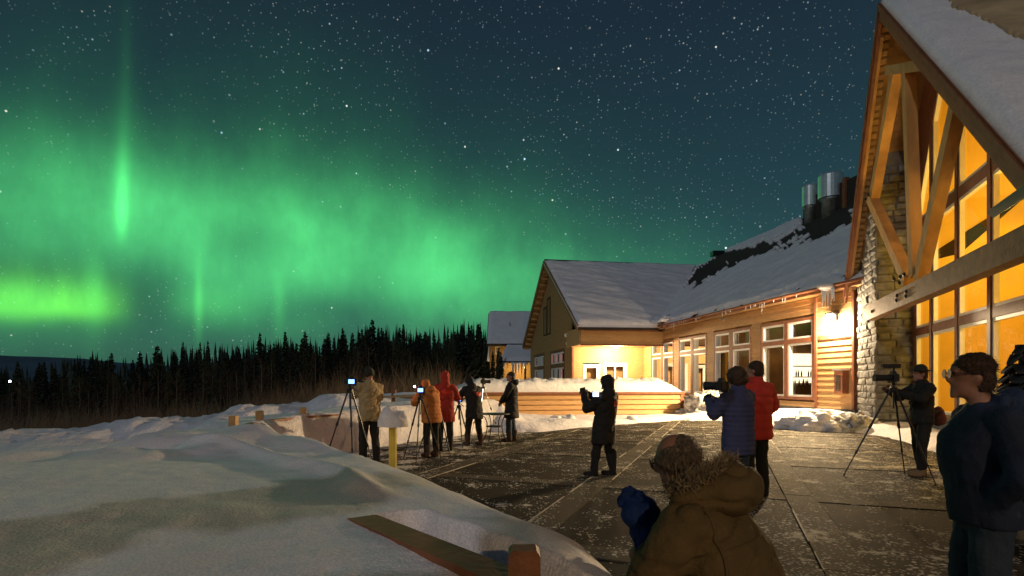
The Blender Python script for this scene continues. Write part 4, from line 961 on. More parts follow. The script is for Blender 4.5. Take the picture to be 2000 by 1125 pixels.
mb = MB(); frame_box(mb, H(5.4, bk+.06, 0), -GD, GN, 0, 1.2, .5, 2.7, .12, 0, .05); mb.build('inner_doorway', M['white'], hall)
for k, (s, o, z, e_) in enumerate(((2.2, -2.2, 5.6, 270), (5.4, -2.4, 4.6, 270), (8.6, -2.4, 3.4, 210), (3.6, -2.0, 2.2, 120))):
    c_ = H(s, o, z)
    ch = root('chandelier', ['chandelier high up behind the tallest hall panes', 'chandelier hanging in the middle of the golden hall', 'chandelier at the near end of the golden hall', 'low lamp glowing behind the bottom hall panes'][k], 'chandelier', c_, world=True, group='lamps inside the great hall')
    MB().lathe(c_, [(.05, .22), (.22, .12), (.26, 0), (.2, -.1), (.05, -.14)], 14).build('shade', M['lamp_gold'], ch, True)
    if k < 3: MB().tube([c_+Vector((0,0,.2)), c_+Vector((0,0,min(3.0, 9.9-z-.9*abs(s-2.1))))], .012, 6).build('chain', M['black'], ch)
    else: MB().tube([c_-Vector((0,0,.12)), H(s, o, .5)], .03, 8).build('stand', M['black'], ch)
    point('chandelier_light', c_+GN*.35, e_, (1, .60, .09), .3, ch)
# --- truss in front of the glass
TO = 1.18; tp = H(0, TO, 0)
def tt(x, y): return hit(x, y, tp, GN)
def member(x0, y0, x1, y1, w, name, m, o=0.0, d=.24):
    a, b = tt(x0, y0)+GN*o, tt(x1, y1)+GN*o
    return MB().beam(a, b, w, d, up=GN).build(name, M[m], hall)
MB().hexa([H(-.12, TO-.14, 3.47), H(SN, TO-.14, 3.40), H(SN, TO+.14, 3.40), H(-.12, TO+.14, 3.47), H(-.12, TO-.14, 3.92), H(SN, TO-.14, 3.85), H(SN, TO+.14, 3.85), H(-.12, TO+.14, 3.92)]).build('tie_beam', M['timber_grey'], hall)
member(1750, 140, 1706, 385, .33, 'truss_rafter', 'timber', -.02); member(1702, 385, 1776, 548, .28, 'truss_brace', 'timber', 0); member(1768, 128, 1784, 540, .30, 'king_post', 'timber', -.06)
member(1868, 170, 1788, 545, .34, 'truss_web', 'timber', -.1); member(1735, 137, 1808, 126, .24, 'collar_tie', 'timber', -.04)
for x_, y_ in ((1765, 577), (1764, 586), (1784, 569), (1783, 578), (1760, 545), (1772, 540), (1780, 535), (1770, 552), (1702, 388), (1707, 380), (1714, 608)):
    c_ = tt(x_, y_)+GN*.15; MB().lathe(c_, [(.05, -.02), (.05, .012), (.02, .03)], 8, ax=(GD, Zv, GN)).build('bolt', M['black'], hall)
# --- snow on the near slope, with tan snow standing for warm light higher up
nN = (H(RS, 0, RZ)-H(RS, OV, RZ)).cross(H(SN, OV, zN)-H(RS, OV, RZ)); nN = nN if nN.z > 0 else -nN
fN = bil(H(RS, OV+.04, RZ+.0), H(RS, -7, RZ), H(SN, -7, zN), H(SN, OV+.04, zN))
roof_snow('roof_snow', fN, 70, 90, .22, nN, 21, hall, None, edge=(1, 0, 0, 0), amp=.35)
# drift on the upper slope, warm light painted in as tan colour
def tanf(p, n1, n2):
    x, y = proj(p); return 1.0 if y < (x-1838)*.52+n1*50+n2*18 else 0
roof_snow('painted_glow_drift', bil(H(RS, OV-.3, RZ+.22), H(RS, -6.9, RZ+.22), H(7.5, -6.9, roofz(7.5)+.22), H(7.5, OV-.3, roofz(7.5)+.22)), 160, 160, .10, nN, 33, hall, tanf, edge=(0, 0, 0, 0), m='tan_snow', amp=.6)
# --- gutter end of the lower entry roof
ga = px(1950, 419, 8.2); gb = px(2060, 352, 6.9)
gt = root('gutter', 'dark gutter end of the entry roof jutting in front of the hall panes', 'gutter', ga, world=True)
d_ = (gb-ga).normalized(); 
MB().hexa([ga+Vector((0,0,.02)), gb+Vector((0,0,.02)), gb+GN*.16+Vector((0,0,-.08)), ga+d_*.2+GN*.14+Vector((0,0,-.10)), ga+Vector((0,0,.05)), gb+Vector((0,0,.10)), gb+GN*.18+Vector((0,0,.08)), ga+d_*.06+GN*.16+Vector((0,0,.03))]).build('trough', M['black'], gt)
MB().beam(ga+Vector((0,0,.07)), gb+Vector((0,0,.12)), .2, .04).build('drip_edge', M['steel_dark'], gt)
MB().beam(gb+Vector((0,0,.1)), gb+GN*-3+Vector((0,0,.1)), .1, .1).build('bracket', M['black'], gt)

# ================================================================== PLANTER with heaped snow
PC = Vector((7.5, 24.7, 0)); PLn = 10.1; PD_ = 1.5; PZ = 1.12
pl = root('planter', 'long raised planter of tan lapped boards with russet cap', 'planter', PC-LU*5, world=True)
MB().box(PC-LU*PLn/2+LV*PD_/2+Vector((0,0,.5)), (PLn-.1, PD_-.1, 1.1), ax_l).build('core', M['dark'], pl)
for k in range(5):
    z0 = -.05+.215*k; a, b = PC-LU*PLn, PC-LU*.14
    p = lambda q, o, zz: q-LV*o+Vector((0, 0, zz))
    MB().hexa([p(a, -.05, z0), p(b, -.05, z0), p(b, .075, z0), p(a, .075, z0), p(a, -.05, z0+.215), p(b, -.05, z0+.215), p(b, .005, z0+.215), p(a, .005, z0+.215)]).build('planter_board', M['siding'], pl)
    a, b = PC, PC+LV*PD_; p = lambda q, o, zz: q+LU*o+Vector((0, 0, zz))
    MB().hexa([p(a, -.05, z0), p(b, -.05, z0), p(b, .075, z0), p(a, .075, z0), p(a, -.05, z0+.215), p(b, -.05, z0+.215), p(b, .005, z0+.215), p(a, .005, z0+.215)]).build('planter_board', M['siding'], pl)
MB().box(PC-LU*.05-LV*.0+Vector((0,0,.45)), (.18, .14, 1.2), ax_l).build('corner_post', M['trim'], pl)
MB().box(PC-LU*PLn/2-LV*.0+Vector((0,0,PZ-.05)), (PLn+.1, .2, .1), ax_l).build('cap_rail', M['trim'], pl)
MB().box(PC+LV*(PD_/2+.1)+Vector((0,0,PZ-.05)), (.2, PD_, .1), ax_l).build('cap_rail', M['trim'], pl)
# snow loaf on the planter
na, nc = 150, 26; vs = []; fs = []
for i in range(na):
    t = i/(na-1); u = -PLn+.05+(PLn-.1)*t; e_ = min(1, (t*9)**.5, ((1-t)*11)**.55)
    for j in range(nc):
        w = j/(nc-1); ph = w*math.pi; yy = PD_*.5-math.cos(ph)*PD_*.52; zz = math.sin(ph)**.55*.62*e_
        n1 = noise.fractal(Vector((u*1.9, yy*2.4, zz*2.6+3)), .8, 2.0, 4); n2 = abs(noise.noise(Vector((u*6.5, yy*6, zz*7)))); n3 = abs(noise.noise(Vector((u*13, yy*12, zz*13+5))))
        k = math.sin(ph)
        vs.append(PC+LU*u+LV*(yy-.11*n2*(1-w)*k-.05*n3*k)+Vector((0, 0, PZ-.02+zz*(1+.13*n1)-.13*n2*k*.7-.06*n3*k)))
for i in range(na-1):
    for j in range(nc-1): fs.append((i*nc+j, (i+1)*nc+j, (i+1)*nc+j+1, i*nc+j+1))
fs += [tuple(range(nc-1, -1, -1)), tuple((na-1)*nc+j for j in range(nc))]
o = MB().add(vs, fs).build('snow_mound', M['snow_rough'], None, True); tag(o, 'long lumpy loaf of snow heaped along the top of the planter', 'snow')
# piles
o = heap('snow_pile', px(1378, 822, 24.2)*1.0, 1.05, .9, 1.25, 4, 'dirty_snow', n=56, lump=.32, freq=2.6)
tag(o, 'grey broken heap of icy snow at the end of the planter', 'snow pile')
c_ = px(1612, 836, 18.2); c_.z = .05
o = heap('snow_pile', c_, 1.3, .8, .55, 9, 'snow_mid', n=72, lump=.30, freq=2.4, rot=-.3); tag(o, 'white shovelled snow pile under the bright wall lamp', 'snow pile')
o = heap('snow_pile', c_+Vector((.55, -.75, 0)), .62, .45, .5, 12, 'dirty_snow', n=30, lump=.6, freq=3, rot=-.3); tag(o, 'dirty grey snow lump on the front of the shovelled pile', 'snow pile')
for k, (x_, y_, Y_, r_) in enumerate(((1345, 812, 22.6, .16), (1110, 820, 21.0, .18), (1085, 824, 20.4, .12), (945, 850, 16.8, .1), (1235, 816, 21.5, .14))):
    c_ = px(x_, y_, Y_); zz = float(ground(np.array([c_.x]), np.array([c_.y]))[0]); o = heap('snow_chunk', (c_.x, c_.y, zz-.02), r_*1.5, r_, r_, 20+k, 'snow_rough', n=14, lump=.5, freq=6)
    tag(o, ['snow chunk at the right foot of the planter', 'biggest snow chunk in front of the middle of the planter', 'smaller snow chunk left of the biggest one by the planter', 'small snow chunk near the patio table', 'snow chunk behind the person holding a phone'][k], 'snow chunk', 'loose snow chunks')
for k, (x_, y_, r_) in enumerate(((815, 1040, .022), (872, 1063, .03), (898, 1078, .034), (937, 1103, .03), (958, 1112, .022), (850, 1056, .016), (916, 1090, .016))):
    r_ *= 1.35; Y_ = .74*FPX/(y_-HZ); c_ = px(x_, y_, Y_); zz = float(ground(np.array([c_.x]), np.array([c_.y]))[0])
    o = heap('snow_clod', (c_.x, c_.y, zz-.004), r_*1.1, r_, r_*1.1, 40+k, 'dirty_snow', n=14, lump=.5, freq=20)
    tag(o, 'small dirty snow clod lying beside the buried front rail', 'snow clod', 'snow clods by the front rail')
# chair back poking out behind the pile
c_ = px(1386, 752, 27.5); chs = root('patio_chair', 'black metal chair back poking out of the snow by the window', 'chair', (c_.x, c_.y, .6), world=True)
MB().tube([c_+Vector((-.35, 0, .15)), c_+Vector((-.3, 0, -.1)), c_+Vector((.3, 0, -.1)), c_+Vector((.4, 0, .15)), c_+Vector((-.35, 0, .15))], .025, 6).build('back_frame', M['iron'], chs)
for dx_ in (-.25, .25): MB().tube([c_+Vector((dx_, 0, -.1)), c_+Vector((dx_, 0, -1.0))], .02, 6).build('leg', M['iron'], chs)
MB().box(c_+Vector((0, .25, -.45)), (.6, .5, .03)).build('seat', M['iron'], chs)

# ================================================================== SMALL TERRACE THINGS
c_ = Vector((-1.82, 8.6, 0))
pt_ = root('pedestal_table', 'yellow square post carrying a tabletop with a thick cap of snow', 'table', c_, world=True)
mb = MB(); mb.box(c_+Vector((0,0,.45)), (.10, .10, .92)); mb.box(c_+Vector((.0,-.052,.45)), (.02, .006, .9)); mb.build('post', M['brass'], pt_)
MB().lathe(c_+Vector((0,0,.9)), [(.05, 0), (.17, .01), (.18, .02), (.17, .03)], 20).build('tabletop', M['iron'], pt_)
heap('snow_cap', c_+Vector((.02, 0, .93)), .22, .20, .28, 3, 'snow', pt_, n=30, lump=.45, freq=3)
def patio_table(c):
    t = root('patio_table', 'round black wrought iron patio table with curved legs', 'table', c)
    MB().lathe((0,0,0), [(.36, .725), (.385, .73), (.385, .75), (.37, .755)], 28).build('tabletop', M['iron'], t)
    MB().lathe((0,0,0), [(.2, .41), (.22, .415), (.22, .435), (.2, .44)], 20).build('shelf', M['iron'], t)
    for k in range(4):
        a = k*math.pi/2+.5; d = Vector((math.cos(a), math.sin(a), 0))
        MB().tube([d*.36+Vector((0,0,.72)), d*.27+Vector((0,0,.66)), d*.215+Vector((0,0,.52)), d*.21+Vector((0,0,.38)), d*.25+Vector((0,0,.2)), d*.36+Vector((0,0,.0))], .012, 7).build('leg', M['iron'], t, True)
    return t
patio_table((px(966, 864, 14.3).x, 14.3, 0))
bc = px(1004, 806, 15.2); bt = root('folding_board', 'thin pale board edge sticking out past the patio table', 'board', (bc.x, bc.y, 0), world=True)
MB().beam(px(985, 810, 14.9), px(1004, 806.5, 15.2), .3, .025).build('board_panel', M['timber'], bt); MB().tube([px(990, 809, 15)-Vector((0,0,.0)), Vector((px(990, 809, 15).x, 15, 0))], .012, 6).build('leg', M['iron'], bt)

# distant lamp at the far left, and the lamp pole behind the viewpoint that lights the terrace
c_ = px(19, 745, 48); dl = root('yard_lamp', 'tiny blue-white yard lamp glinting among the trees at far left', 'lamp', (c_.x, c_.y, -3), world=True)
MB().tube([Vector((c_.x, c_.y, -3.6)), c_], .04, 6).build('pole', M['black'], dl); MB().lathe(c_, [(.02, -.08), (.07, -.04), (.08, .04), (.02, .08)], 10).build('globe', M['lamp_blue'], dl, True)
c_ = Vector((4.0, -16.0, 7.0)); tl = root('terrace_lamp', 'warm lamp on a pole at the terrace edge behind the viewpoint', 'lamp', (c_.x, c_.y, 0), world=True)
MB().tube([Vector((c_.x, c_.y, 0)), c_-Vector((0,0,.2))], [.08, .05], 10).build('pole', M['black'], tl); MB().lathe(c_, [(.06, -.2), (.2, -.1), (.22, .05), (.05, .16)], 14).build('globe', M['lamp_white'], tl, True)
point('terrace_light', c_+Vector((-.32, .32, -.1)), 2600, (1.0, .66, .34), .12, tl)

# dark cone of layered scales at the hall corner
c_ = px(2000, 905, 5.6); c_.z = 0
pn = root('scaled_cone', 'dark cone of overlapping scales like a giant pinecone beside the hall panes', 'sculpture', c_, world=True)
base_z = .35
MB().lathe(c_, [(.26, 0), (.3, .04), (.3, base_z-.05), (.24, base_z)], 18).build('pedestal', M['stone'], pn)
MB().tube([c_+Vector((0,0,base_z-.05)), c_+Vector((0,0,1.92))], [.16, .03], 10).build('core', M['black'], pn)
for k in range(16):
    t = k/15; z = base_z+.08+1.42*t; rr = .36*(1-t)**.75+.05; n = max(5, int(13*(1-t))+4)
    for i in range(n):
        a = i*2*math.pi/n+k*.4+random.uniform(-.1, .1); d = Vector((math.cos(a), math.sin(a), 0)); sd = Vector((-d.y, d.x, 0)); w = rr*2.2/n+.04
        p = c_+Vector((0, 0, z)); q0, q1, q2 = p+d*rr*.25+Vector((0,0,.05)), p+d*rr*.75+Vector((0,0,.05)), p+d*(rr+.04)+Vector((0,0,-.03))
        mb = MB(); up_ = Vector((0,0,.022))
        ring = [q0-sd*w*.5, q0+sd*w*.5, q1+sd*w*.9, q2+sd*w*.45, q2-sd*w*.45, q1-sd*w*.9]
        mb.slab(ring, up_); mb.build('scale', M['blackmat'], pn)

# ================================================================== FAR HOUSE
fy = 62.0
fh = root('far_house', 'small distant lodge building with snowy roof and icicle hung lit porch', 'house', px(985, 770, fy), world=True)
xl, xr = px(957, 0, fy).x, px(1080, 0, fy).x; ez = px(0, 671, fy).z; rz_ = px(0, 612, 66).z
MB().hexa([(xl, fy, -1), (xr, fy, -1), (xr, 69.5, -1), (xl, 69.5, -1), (xl, fy, ez), (xr, fy, ez), (xr, 69.5, ez), (xl, 69.5, ez)]).build('wall', M['siding_far'], fh)
MB().add([(xl, fy, ez), (xl, 69.5, ez), (xl, 66, rz_-.3), (xl+.2, fy, ez), (xl+.2, 69.5, ez), (xl+.2, 66, rz_-.3)], [(0,2,1),(3,4,5),(0,3,5,2),(1,2,5,4)]).build('gable', M['siding_far'], fh)
mb = MB(); mb.slab([(xl-.35, fy-.5, ez-.1), (xr, fy-.5, ez-.1), (xr, 66, rz_), (xl-.35, 66, rz_)], (0, 0, -.2)); mb.slab([(xl-.35, 66, rz_), (xr, 66, rz_), (xr, 70.2, ez-.1), (xl-.35, 70.2, ez-.1)], (0, 0, -.2)); rf = mb.build('roof', M['shingle'], fh)
roof_snow('roof_snow', bil(Vector((xl-.3, fy-.5, ez-.05)), Vector((xr, fy-.5, ez-.05)), Vector((xr, 66, rz_)), Vector((xl-.3, 66, rz_))), 40, 30, .3, (0, -.65, .76), 44, fh, None, edge=(1, 0, 1, 0), amp=.3)
ly = 57.5; lz = px(0, 706, ly).z; x0_ = px(976, 0, ly).x; x1_ = px(1075, 0, ly).x; tz = px(0, 676, fy).z
MB().slab([(x0_, ly, lz), (x1_, ly, lz), (x1_, fy, tz), (px(1010, 0, fy).x-1.2, fy, tz)], (0, 0, -.15)).build('porch_roof', M['shingle'], fh)
roof_snow('roof_snow', bil(Vector((x0_, ly, lz+.02)), Vector((x1_, ly, lz+.02)), Vector((x1_, fy, tz+.02)), Vector((px(1010, 0, fy).x-1.2, fy, tz+.02))), 40, 24, .3, (0, -.4, .9), 46, fh, None, edge=(1, 0, 1, 0), amp=.5)
for x_ in (976, 1000, 1024, 1046): p_ = px(x_, 0, ly+.3); MB().box((p_.x+.1, ly+.3, 1.2), (.22, .22, 4.6)).build('porch_post', M['trim'], fh)
f_ = window(fh, Vector((0, fy, 0)), Vector((1,0,0)), Vector((0,-1,0)), px(967.5, 0, fy).x, px(975, 0, fy).x, px(0, 692, fy).z, px(0, 677, fy).z, .09, .05)
MB().box((px(971, 0, fy).x, fy+.02, px(0, 684, fy).z), (.4, .02, .8)).build('window_dark', M['dark'], fh)
for k in range(26):
    x_ = random.uniform(977, 1042); icicle(fh, Vector((px(x_, 0, ly).x, ly-.1, lz-.1)), random.choice((.4, .7, 1.3, 2.0))*random.uniform(.7, 1.1), .09)
mb = MB(); sl = px(953, 0, fy).x; mb.hexa([(sl-.15, fy+1, px(0,704,fy).z), (xl-.1, fy+1, px(0,704,fy).z), (xl-.1, fy+4, px(0,704,fy).z), (sl-.15, fy+4, px(0,704,fy).z), (sl+.1, fy+1, px(0,662,fy).z), (xl-.1, fy+1, px(0,660,fy).z), (xl-.1, fy+4, px(0,660,fy).z), (sl+.1, fy+4, px(0,662,fy).z)]); mb.build('side_snow', M['roof_snow'], fh)
point('porch_glow', Vector((px(1012, 0, 60).x, 60.3, 2.9)), 240, (1.0, .78, .28), .2, fh); point('porch_glow', Vector((px(950, 0, 62).x, 62.5, 2.6)), 70, (1.0, .74, .28), .2, fh)
chp = px(996, 652, 63.5); ck = root('chimney_cap', 'dark flue with a thin antenna on the distant snowy roof', 'chimney', chp, world=True)
MB().lathe(chp-Vector((0,0,.5)), [(.28, 0), (.28, .7), (.4, .74), (.4, .9), (.2, 1.0)], 12).build('flue', M['black'], ck); MB().tube([chp+Vector((0,0,.4)), chp+Vector((0,0,1.3))], .04, 6).build('antenna', M['black'], ck)
# ================================================================== TREES
M['brush'] = mat('reddish_brush', (.17, .085, .05), .9, vscale=.2, col2=(.09, .09, .05))
def spruce_mesh(seed, H_=10.0, w=1.25, gap=.27):
    rnd = random.Random(seed); mb = MB(); z = H_*.02
    while z < H_*.985:
        t = z/H_; L = w*(1-t)**.62*rnd.uniform(.6, 1.15)+.06; n = rnd.randint(6, 9) if t < .9 else 5
        for i in range(n):
            a = rnd.uniform(0, 2*math.pi); l = L*rnd.uniform(.55, 1.15); d = Vector((math.cos(a), math.sin(a), 0)); s = Vector((-d.y, d.x, 0))
            dr = l*rnd.uniform(.25, .55); b = Vector((0, 0, z+rnd.uniform(-.08, .08))); wd = l*rnd.uniform(.22, .36)
            m1 = b+d*l*.55-Vector((0,0,dr*.35)); e = b+d*l-Vector((0,0,dr)); hang = Vector((0,0,-.16-.12*l))
            mb.add([b, m1+s*wd, e, m1-s*wd, m1+hang], [(0,1,2),(0,2,3),(0,4,2),(1,4,3)])
        z += gap*rnd.uniform(.6, 1.1)*(1-.45*t)
    mb.add([(-.05,-.05,H_*.94),(.05,-.05,H_*.94),(0,.06,H_*.94),(0,0,H_+.05)], [(0,1,3),(1,2,3),(2,0,3)])
    return mb.mesh('crown', M['needle'])
def trunk_mesh(H_, r, m, bend=.0): return MB().tube([Vector((0,0,-.6)), Vector((bend*.3,0,H_*.4)), Vector((bend,0,H_*.96))], [r, r*.65, r*.12], 6).mesh('trunk', m)
protos = []
for k in range(7):
    Hh = 10.0; protos.append((spruce_mesh(50+k, Hh, [1.5, 1.2, 1.85, 1.0, 1.35, .8, 1.6][k], [.27, .25, .3, .24, .27, .26, .3][k]), trunk_mesh(Hh, .13, M['bark'])))
def bare_mesh(seed, H_=7.0):
    rnd = random.Random(seed); mb = MB()
    def br(p, d, L, r, dep):
        q = p+d*L; mb.tube([p, (p+q)/2+Vector((rnd.uniform(-1,1), rnd.uniform(-1,1), 0))*L*.04, q], [r, r*.8, r*.5], 4, cap=False)
        if dep:
            for _ in range(rnd.randint(2, 3)):
                dd = (d+Vector((rnd.uniform(-1,1), rnd.uniform(-1,1), rnd.uniform(-.1,.7)))*.55).normalized(); br(p+d*L*rnd.uniform(.5, 1), dd, L*rnd.uniform(.45, .7), r*.5, dep-1)
    z = H_*.35
    while z < H_*.95:
        a = rnd.uniform(0, 6.28); d = Vector((math.cos(a), math.sin(a), rnd.uniform(.7, 1.4))).normalized(); br(Vector((0,0,z)), d, (H_-z)*.28+.35, .022, 2); z += rnd.uniform(.18, .4)
    return mb.mesh('crown', M['twig'])
bprotos = [(bare_mesh(90+k), trunk_mesh(7.0, .075, M['birch'], .15)) for k in range(3)]
def gnd(x, y): return float(ground(np.array([x]), np.array([y]))[0])
TOPL = [(0,702),(60,698),(120,690),(180,677),(250,688),(330,668),(400,662),(470,655),(520,650),(600,645),(660,640),(720,620),(760,625),(800,628),(850,630),(900,615),(950,622),(1000,640)]
def topl(x): return float(np.interp(x, [a for a, b in TOPL], [b for a, b in TOPL]))
def tree(proto, loc, hgt, base_h, label, cat, group, name, wob=1.0):
    r_ = root(name, label, cat, loc, random.uniform(0, 6.28), group); s = hgt/base_h; r_.scale = (s*wob, s*wob, s)
    for nm, me in (('crown', proto[0]), ('trunk', proto[1])): o = bpy.data.objects.new(nm, me); COL.objects.link(o); o.parent = r_
    return r_
rt = random.Random(5)
SPL = 'dark narrow spruce standing in the crowded forest below the aurora'
n_sp = 0
for k in range(250):
    x_ = -20+1010*((k*.61803) % 1.0)+rt.uniform(-8, 8); row = k % 5
    Y_ = [62, 74, 86, 98, 112][row]+rt.uniform(-5, 5); X_ = (x_-1000)/FPX*Y_; gz_ = gnd(X_, Y_)
    tp_ = topl(x_)+12+abs(rt.gauss(0, 15))+[30, 16, 6, 0, 0][row]
    if rt.random() < .20: tp_ = topl(x_)+rt.uniform(-6, 26)
    hgt = EYE+(HZ-tp_)/FPX*Y_-gz_
    if hgt < 3.5: continue
    tree(protos[rt.randrange(7)], (X_, Y_, gz_-.2), hgt, 10.0, SPL, 'spruce', 'spruces of the forest', 'spruce_tree', rt.uniform(.75, 1.15)*(10/max(hgt, 8))**.35)
for k in range(70):
    x_ = -15+900*((k*.7548) % 1.0); Y_ = rt.uniform(44, 60); X_ = (x_-1000)/FPX*Y_; gz_ = gnd(X_, Y_); tp_ = topl(x_)+rt.uniform(40, 90)
    hgt = EYE+(HZ-tp_)/FPX*Y_-gz_
    if hgt > 2.2: tree(bprotos[k % 3], (X_, Y_, gz_-.1), hgt, 7.0, 'thin bare deciduous sapling in front of the dark spruces', 'sapling', 'bare saplings along the forest edge', 'bare_sapling')
# brushy undergrowth along the forest foot
mbw = MB()
for k in range(2600):
    x_ = rt.uniform(-40, 900); Y_ = rt.uniform(34, 62); X_ = (x_-1000)/FPX*Y_; c0 = Vector((X_, Y_, 0)); L = rt.uniform(1.2, 4.4)
    c0.z = float(np.interp(x_, [0, 450, 660, 900], [-3.6, -2.4, -.6, .1]))-.3
    for _ in range(4):
        d = Vector((rt.gauss(0, .35), rt.gauss(0, .35), 1)).normalized()*L*rt.uniform(.6, 1); s_ = Vector((1, 0, 0))*.018; m_ = c0+d*.5; e_ = c0+d+Vector((rt.gauss(0,.2), 0, 0))
        mbw.add([c0-s_, c0+s_, m_+s_*.7, m_-s_*.7, e_], [(0, 1, 2, 3), (3, 2, 4)]); e2 = m_+Vector((rt.gauss(0, .4), 0, rt.uniform(.2, .6)))*L*.4; mbw.add([m_-s_*.5, m_+s_*.5, e2], [(0, 1, 2)])
o = mbw.build('undergrowth', M['brush']); tag(o, 'reddish brown leafless brush along the foot of the forest', 'undergrowth', kind='stuff')
# far-off wood behind, reads as one mass
mbw = MB()
for k in range(420):
    x_ = rt.uniform(-60, 1040); Y_ = rt.uniform(118, 190); X_ = (x_-1000)/FPX*Y_; gz_ = gnd(X_, Y_); tp_ = topl(x_)+rt.uniform(16, 46); zt_ = EYE+(HZ-tp_)/FPX*Y_; w = rt.uniform(1.0, 1.9)
    n = 7; c0 = Vector((X_, Y_, gz_))
    for j in range(n):
        z0 = gz_+(zt_-gz_)*j/n; ww = w*(1-j/n)+.15; hh = (zt_-gz_)/n*1.7; b_ = Vector((X_, Y_, z0))
        a0 = rt.uniform(0, 6); pts = [b_+Vector((math.cos(a0+i*1.257)*ww*rt.uniform(.7,1.2), math.sin(a0+i*1.257)*ww*rt.uniform(.7,1.2), rt.uniform(-.4,.2))) for i in range(5)]+[b_+Vector((0,0,hh))]
        mbw.add(pts, [(i, (i+1) % 5, 5) for i in range(5)])
o = mbw.build('far_forest', M['needle']); tag(o, 'far-off spruce wood that reads as one dark mass', 'forest', kind='stuff')
# two spruces behind the viewpoint whose shadows reach the snow on the left
for k, (X_, Y_, hgt) in enumerate(((-8.4, -4.6, 9.0), (-6.2, -5.8, 12.0), (-4.6, -7.6, 13.0))):
    tree(protos[[0, 2, 4, 6, 2, 0][k]], (X_, Y_, gnd(X_, Y_)-.2), hgt, 10.0, ['shortest of three spruces behind the viewpoint', 'spruce behind the viewpoint nearest the terrace', 'spruce behind the viewpoint farthest to the left'][k], 'spruce', 'spruces behind the viewpoint', 'spruce_tree', 1.2)

# ================================================================== PEOPLE
def V3(*a): return Vector(a)
def p_ell(c, r, rot=None, n=14):
    vs = []; fs = []; c = Vector(c)
    for j in range(n//2+1):
        ph = -math.pi/2+math.pi*j/(n//2)
        for i in range(n):
            th = 2*math.pi*i/n; d = Vector((math.cos(th)*math.cos(ph)*r[0], math.sin(th)*math.cos(ph)*r[1], math.sin(ph)*r[2]))
            vs.append(c+((rot @ d) if rot else d))
    for j in range(n//2):
        for i in range(n): fs.append((j*n+i, j*n+(i+1) % n, (j+1)*n+(i+1) % n, (j+1)*n+i))
    return vs, fs
def p_cap(a, ra, b, rb, n=12):
    a, b = Vector(a), Vector(b); t = (b-a); L = t.length; t = t/L if L > 1e-6 else Vector((0,0,1))
    x = t.cross(Vector((0,0,1))); x = t.cross(Vector((1,0,0))) if x.length < 1e-3 else x; x.normalize(); y = t.cross(x)
    prof = [(ra*math.cos(k), -ra*math.sin(k)) for k in (1.45, .95, .45)]+[(ra, 0), ((ra+rb)/2, L/2), (rb, L)]+[(rb*math.cos(k), L+rb*math.sin(k)) for k in (.45, .95, 1.45)]
    vs = [a+t*z+(x*math.cos(i*2*math.pi/n)+y*math.sin(i*2*math.pi/n))*r for r, z in prof for i in range(n)]; m = len(prof)
    fs = [(j*n+i, j*n+(i+1) % n, (j+1)*n+(i+1) % n, (j+1)*n+i) for j in range(m-1) for i in range(n)]
    fs += [tuple(range(n-1, -1, -1)), tuple((m-1)*n+i for i in range(n))]
    return vs, fs
def p_loft(rings, n=22):
    """rings: (centre, rx, ry[, yaw]) stacked; flat ends"""
    vs = []
    for r in rings:
        c, rx, ry = Vector(r[0]), r[1], r[2]; ya = r[3] if len(r) > 3 else 0
        for i in range(n):
            th = i*2*math.pi/n; x, y = rx*math.cos(th), ry*math.sin(th); vs.append(c+Vector((x*math.cos(ya)-y*math.sin(ya), x*math.sin(ya)+y*math.cos(ya), 0)))
    m = len(rings); fs = [(j*n+i, j*n+(i+1) % n, (j+1)*n+(i+1) % n, (j+1)*n+i) for j in range(m-1) for i in range(n)]
    fs += [tuple(range(n-1, -1, -1)), tuple((m-1)*n+i for i in range(n))]
    return vs, fs
def fuse(parts, voxel, smooth=6):
    mb = MB()
    for vs, fs in parts: mb.add(vs, fs)
    me = mb.mesh('tmp', []) if False else bpy.data.meshes.new('tmp'); 
    if len(me.vertices) == 0: me.from_pydata([tuple(v) for v in mb.v], [], mb.f)
    o = bpy.data.objects.new('tmp', me); COL.objects.link(o)
    r = o.modifiers.new('r', 'REMESH'); r.mode = 'VOXEL'; r.voxel_size = voxel
    s = o.modifiers.new('s', 'SMOOTH'); s.iterations = smooth; s.factor = .5
    dg = bpy.context.evaluated_depsgraph_get(); n = bpy.data.meshes.new_from_object(o.evaluated_get(dg))
    bpy.data.objects.remove(o); bpy.data.meshes.remove(me); return n
def ruffle(me, amp, fr, seed, quilt=None):
    n = len(me.vertices); co = np.empty(n*3); me.vertices.foreach_get('co', co); co = co.reshape(-1, 3); nn = np.empty(n*3); me.vertices.foreach_get('normal', nn); nn = nn.reshape(-1, 3)
    if seed == 23: amp *= .55
    d = np.array([noise.fractal(Vector((c[0]*fr+seed, c[1]*fr, c[2]*fr*.7)), .7, 2.1, 3) for c in co])*amp
    if quilt: d = d+quilt[1]*(np.abs(np.sin(co[:, 2]*math.pi/quilt[0]))**.6-.6)
    if amp > .018 and seed != 23: d = d*.55-.016*np.exp(-(np.array([noise.noise(Vector((c[0]*3+c[2]*4+seed, c[1]*3, c[2]*8-c[0]*5))) for c in co])/.10)**2)
    co = co+nn*d[:, None]; me.vertices.foreach_set('co', co.ravel()); me.update()
def garment(name, parts, m, parent, voxel=.017, smooth=6, amp=.012, fr=7, seed=0, quilt=None):
    me = fuse(parts, voxel, smooth); ruffle(me, amp, fr, seed, quilt)
    me.materials.clear(); me.materials.append(M[m]); me.polygons.foreach_set('use_smooth', [True]*len(me.polygons))
    return link(name, me, parent)
